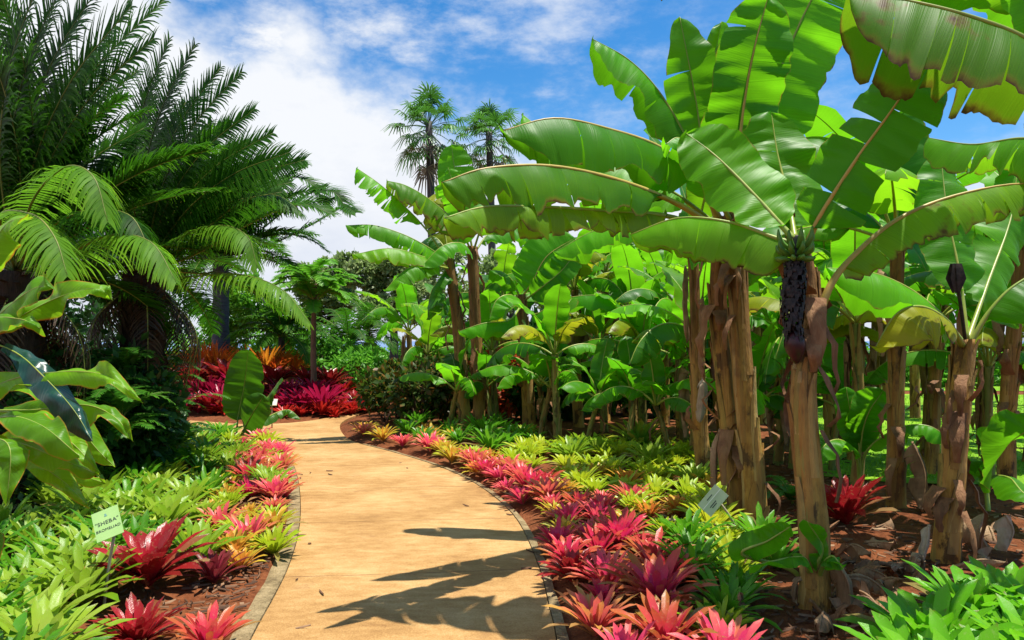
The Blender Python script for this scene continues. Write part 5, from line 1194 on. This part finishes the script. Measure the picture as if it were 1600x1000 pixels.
sign('plant_sign', 'small grey-green sign with faint print tilted on a stake left of the twin trunks', (.125, -.03, .165), (.085, -.06, -.075), c2, (M['sign_grey'], None), [s2 + V((0, 0, -.05)), P(1145, 815, 5.6), P(1124, 784, 5.57)],
     marks=[(0, .012, .20, .006, 'sign_white'), (-.02, -.018, .07, .007, 'ink'), (-.02, -.032, .05, .007, 'ink'), (.0, .032, .06, .006, 'ink')])
def post(name, label, cat, px, pyt, Y, r, mat):
    x = (px - 800) / F * Y; mb = MB(); zt = P(px, pyt, Y).z; mb.tube([V((x, Y, -.1)), V((x, Y, zt * .5)), V((x, Y, zt - .02)), V((x, Y, zt))], [r, r, r, r * .6], 8); o = mb.build(name, mat, None, (x, Y, 0)); tag(o, label, cat)
post('garden_post', 'thin dark metal post standing on the lawn', 'post', 1472, 607, 15.5, .035, simple_mat('dark_metal', (.015, .02, .018), (.03, .035, .03), 5, .5))
post('garden_stake', 'thin pale stake between the mid banana trunks', 'stake', 869, 622, 13.2, .022, M['stake'])
# two stakes of the far bed signs
M['far_card'] = M['sign_white']
t = thing('bed_sign', 'tiny white card on a stake beside the paddle leaved plant', 'sign', G(425, 668, .03)); o = t.location
mb = MB(); mb.tube([o + V((0, 0, -.05)), o + V((0, 0, .3)), o + V((0, 0, .42))], [.014] * 3, 6); mb.build('stake', M['stake'], t, o); mb = MB(); mb.box(o + V((0, -.02, .46)), .20, .02, .13, Matrix.Rotation(-.6, 3, 'X')); mb.build('card', M['sign_white'], t, o, smooth=False)

# dry leaves: single big ones, then litter
def dry_leaf(label, pts, hw, up, seed, mat='dry', **kw):
    q = spline(PP_(*pts) if not isinstance(pts[0], Vector) else pts, 16); mb = MB(); d = dict(fold=30, curl=80, tears=3, drop=70, wave=.04, K=4, dens=20, t0=.02); d.update(kw)
    blade(mb, q, [V(up)] * 17, hw, seed=seed, **d); rad = [.012 - .009 * i / 16 for i in range(17)]; mb.tube(q, rad, 5)
    o = mb.build('dry_leaf', M[mat], None, q[0]); tag(o, label, 'dry leaf'); return o
M['dry_pale'] = bark_mat('dry_leaf_pale', [(.3, (.16, .10, .06)), (.55, (.38, .28, .18)), (.8, (.58, .48, .36))], (3, 3, 3))
dry_leaf('crumpled dry leaf leaning on the foot of the nearest trunk', [(1300, 870, 4.25), (1325, 910, 4.15), (1330, 975, 4.1)], .12, (0, -1, .3), 1)
dry_leaf('long dry leaf trailing right from the nearest trunk over the soil', [(1310, 900, 4.4), (1360, 905, 4.35), (1410, 955, 4.3)], .13, (0, -.5, 1), 2)
dry_leaf('flat dry leaf on the soil in front of the nearest trunk', [(1375, 975, 4.2), (1400, 968, 4.2), (1440, 972, 4.15)], .07, (0, -.2, 1), 3, fold=-10, curl=30)
dry_leaf('curled brown leaf left of the nearest trunk', [(1240, 940, 4.3), (1245, 910, 4.3), (1262, 905, 4.3)], .06, (0, -1, .3), 4)
dry_leaf('yellowed curled leaf upright beside the lime bromeliad', [(1190, 1005, 3.95), (1165, 960, 3.95), (1155, 925, 3.95)], .06, (.4, -1, .2), 5, 'sheath', fold=-40)
dry_leaf('pale dead leaf hanging on the slender golden trunk', [(1098, 590, 7.8), (1100, 612, 7.7), (1094, 660, 7.65)], .2, (0, -1, .3), 6, 'dry_pale')
dry_leaf('dull dead leaf hanging left of the small grey-green sign', [(1125, 670, 6.3), (1118, 710, 6.25), (1118, 765, 6.2)], .10, (0, -1, .2), 7)
dry_leaf('pale sheath standing at the foot of the flared trunk', [(1452, 820, 5.15), (1448, 850, 5.1), (1440, 878, 5.05)], .08, (0, -1, .2), 8, 'dry_pale', tears=0)
dry_leaf('pale curled sheath at the right edge', [(1572, 805, 5.3), (1583, 830, 5.25), (1572, 862, 5.2)], .09, (.5, -1, .2), 9, 'dry_pale', tears=0)
dry_leaf('round dry leaf heap on the soil left of the flared trunk', [(1395, 895, 4.95), (1415, 880, 4.95), (1438, 900, 4.9)], .11, (0, -.6, 1), 10)
dry_leaf('large dry leaf slumped against the golden trunk', [(1425, 690, 6.7), (1445, 740, 6.6), (1440, 800, 6.55)], .2, (0, -1, .4), 11)
dry_leaf('dry brown leaf slumped at the right edge', [(1540, 800, 5.5), (1530, 830, 5.4), (1545, 860, 5.35)], .14, (0, -1, .4), 12)
dry_leaf('long dry leaf lying across the greens left of the twin trunks', [(1045, 812, 5.7), (1100, 818, 5.7), (1165, 822, 5.7)], .05, (0, -.4, 1), 13, 'dry_pale', tears=1)
drng = random.Random(23)
for k in range(44):
    near = k < 30
    px = drng.uniform(1285, 1430) if near else drng.uniform(1200, 1600); py = drng.uniform(890, 985) if near else drng.uniform(820, 900)
    g = G(px, py, .06); a = drng.uniform(0, 6.28); l = drng.uniform(.10, .36); d = V((math.cos(a), math.sin(a), 0)) * l
    pts = [g, g + d * .5 + V((0, 0, drng.uniform(.02, .12))), g + d + V((0, 0, drng.uniform(-.01, .10)))]
    o = dry_leaf('crumpled dry leaf scrap in the brown heap right of the nearest trunk' if near else 'dry leaf scrap on the soil among the right hand trunks', pts, drng.uniform(.03, .085), (drng.uniform(-.6, .6), drng.uniform(-.8, .2), 1), 40 + k, drng.choice(['dry', 'dry', 'sheath']), dens=14, K=3, corr=.06, fold=drng.uniform(-40, 50))
    o['group'] = 'dry leaf scraps on the soil'
lrng = random.Random(17); mb = MB()
for k in range(5300):
    onpath = k >= 5276
    if onpath:
        y = 3.4 + 8 * lrng.random() ** 1.4; e_ = lrng.random() ** 2 * .5; x = (xr(y) - e_) if lrng.random() < .65 else (xl(y) + e_)
        if path_dist(x, y) > -.01: continue
    elif k % 3:
        y = 3.2 + 9 * lrng.random() ** 1.5; x = lrng.uniform(.08, .85) * y * (.9 if y < 7 else .5) + .3
        if path_dist(x, y) < .1: continue
    else:
        y = 3.2 + 5 * lrng.random(); x = xl(y) - .1 - 2.2 * lrng.random() ** 2
        if path_dist(x, y) < .14: continue
    z = (.024 if onpath else gz(x, y) + .012); a = lrng.uniform(0, 6.28); l = lrng.uniform(.02, .10); w = lrng.uniform(.0015, .008); d = V((math.cos(a), math.sin(a), lrng.uniform(-.1, .25))); s = V((-d.y, d.x, lrng.uniform(-.5, .5))); c = V((x, y, z))
    rows = [[c + d * l * (q - .5) - s * w * (1 - abs(q - .5)) + V((0, 0, .02 * (q - .5) ** 2)), c + d * l * (q - .5) + V((0, 0, .012)), c + d * l * (q - .5) + s * w * (1 - abs(q - .5))] for q in (0, .5, 1)]
    mb.grid(rows, [[(0, 0)] * 3] * 3, (lrng.random(), lrng.random()))
M['litter'] = plain_leaf('litter', [(0, (.06, .028, .014)), (.5, (.20, .10, .05)), (1, (.42, .28, .16))], 1, .05, .8, 0, .3)
tag(mb.build('leaf_litter', [M['litter']]), 'dry brown leaf litter strewn over the red soil of both beds', 'leaf litter', kind='stuff')
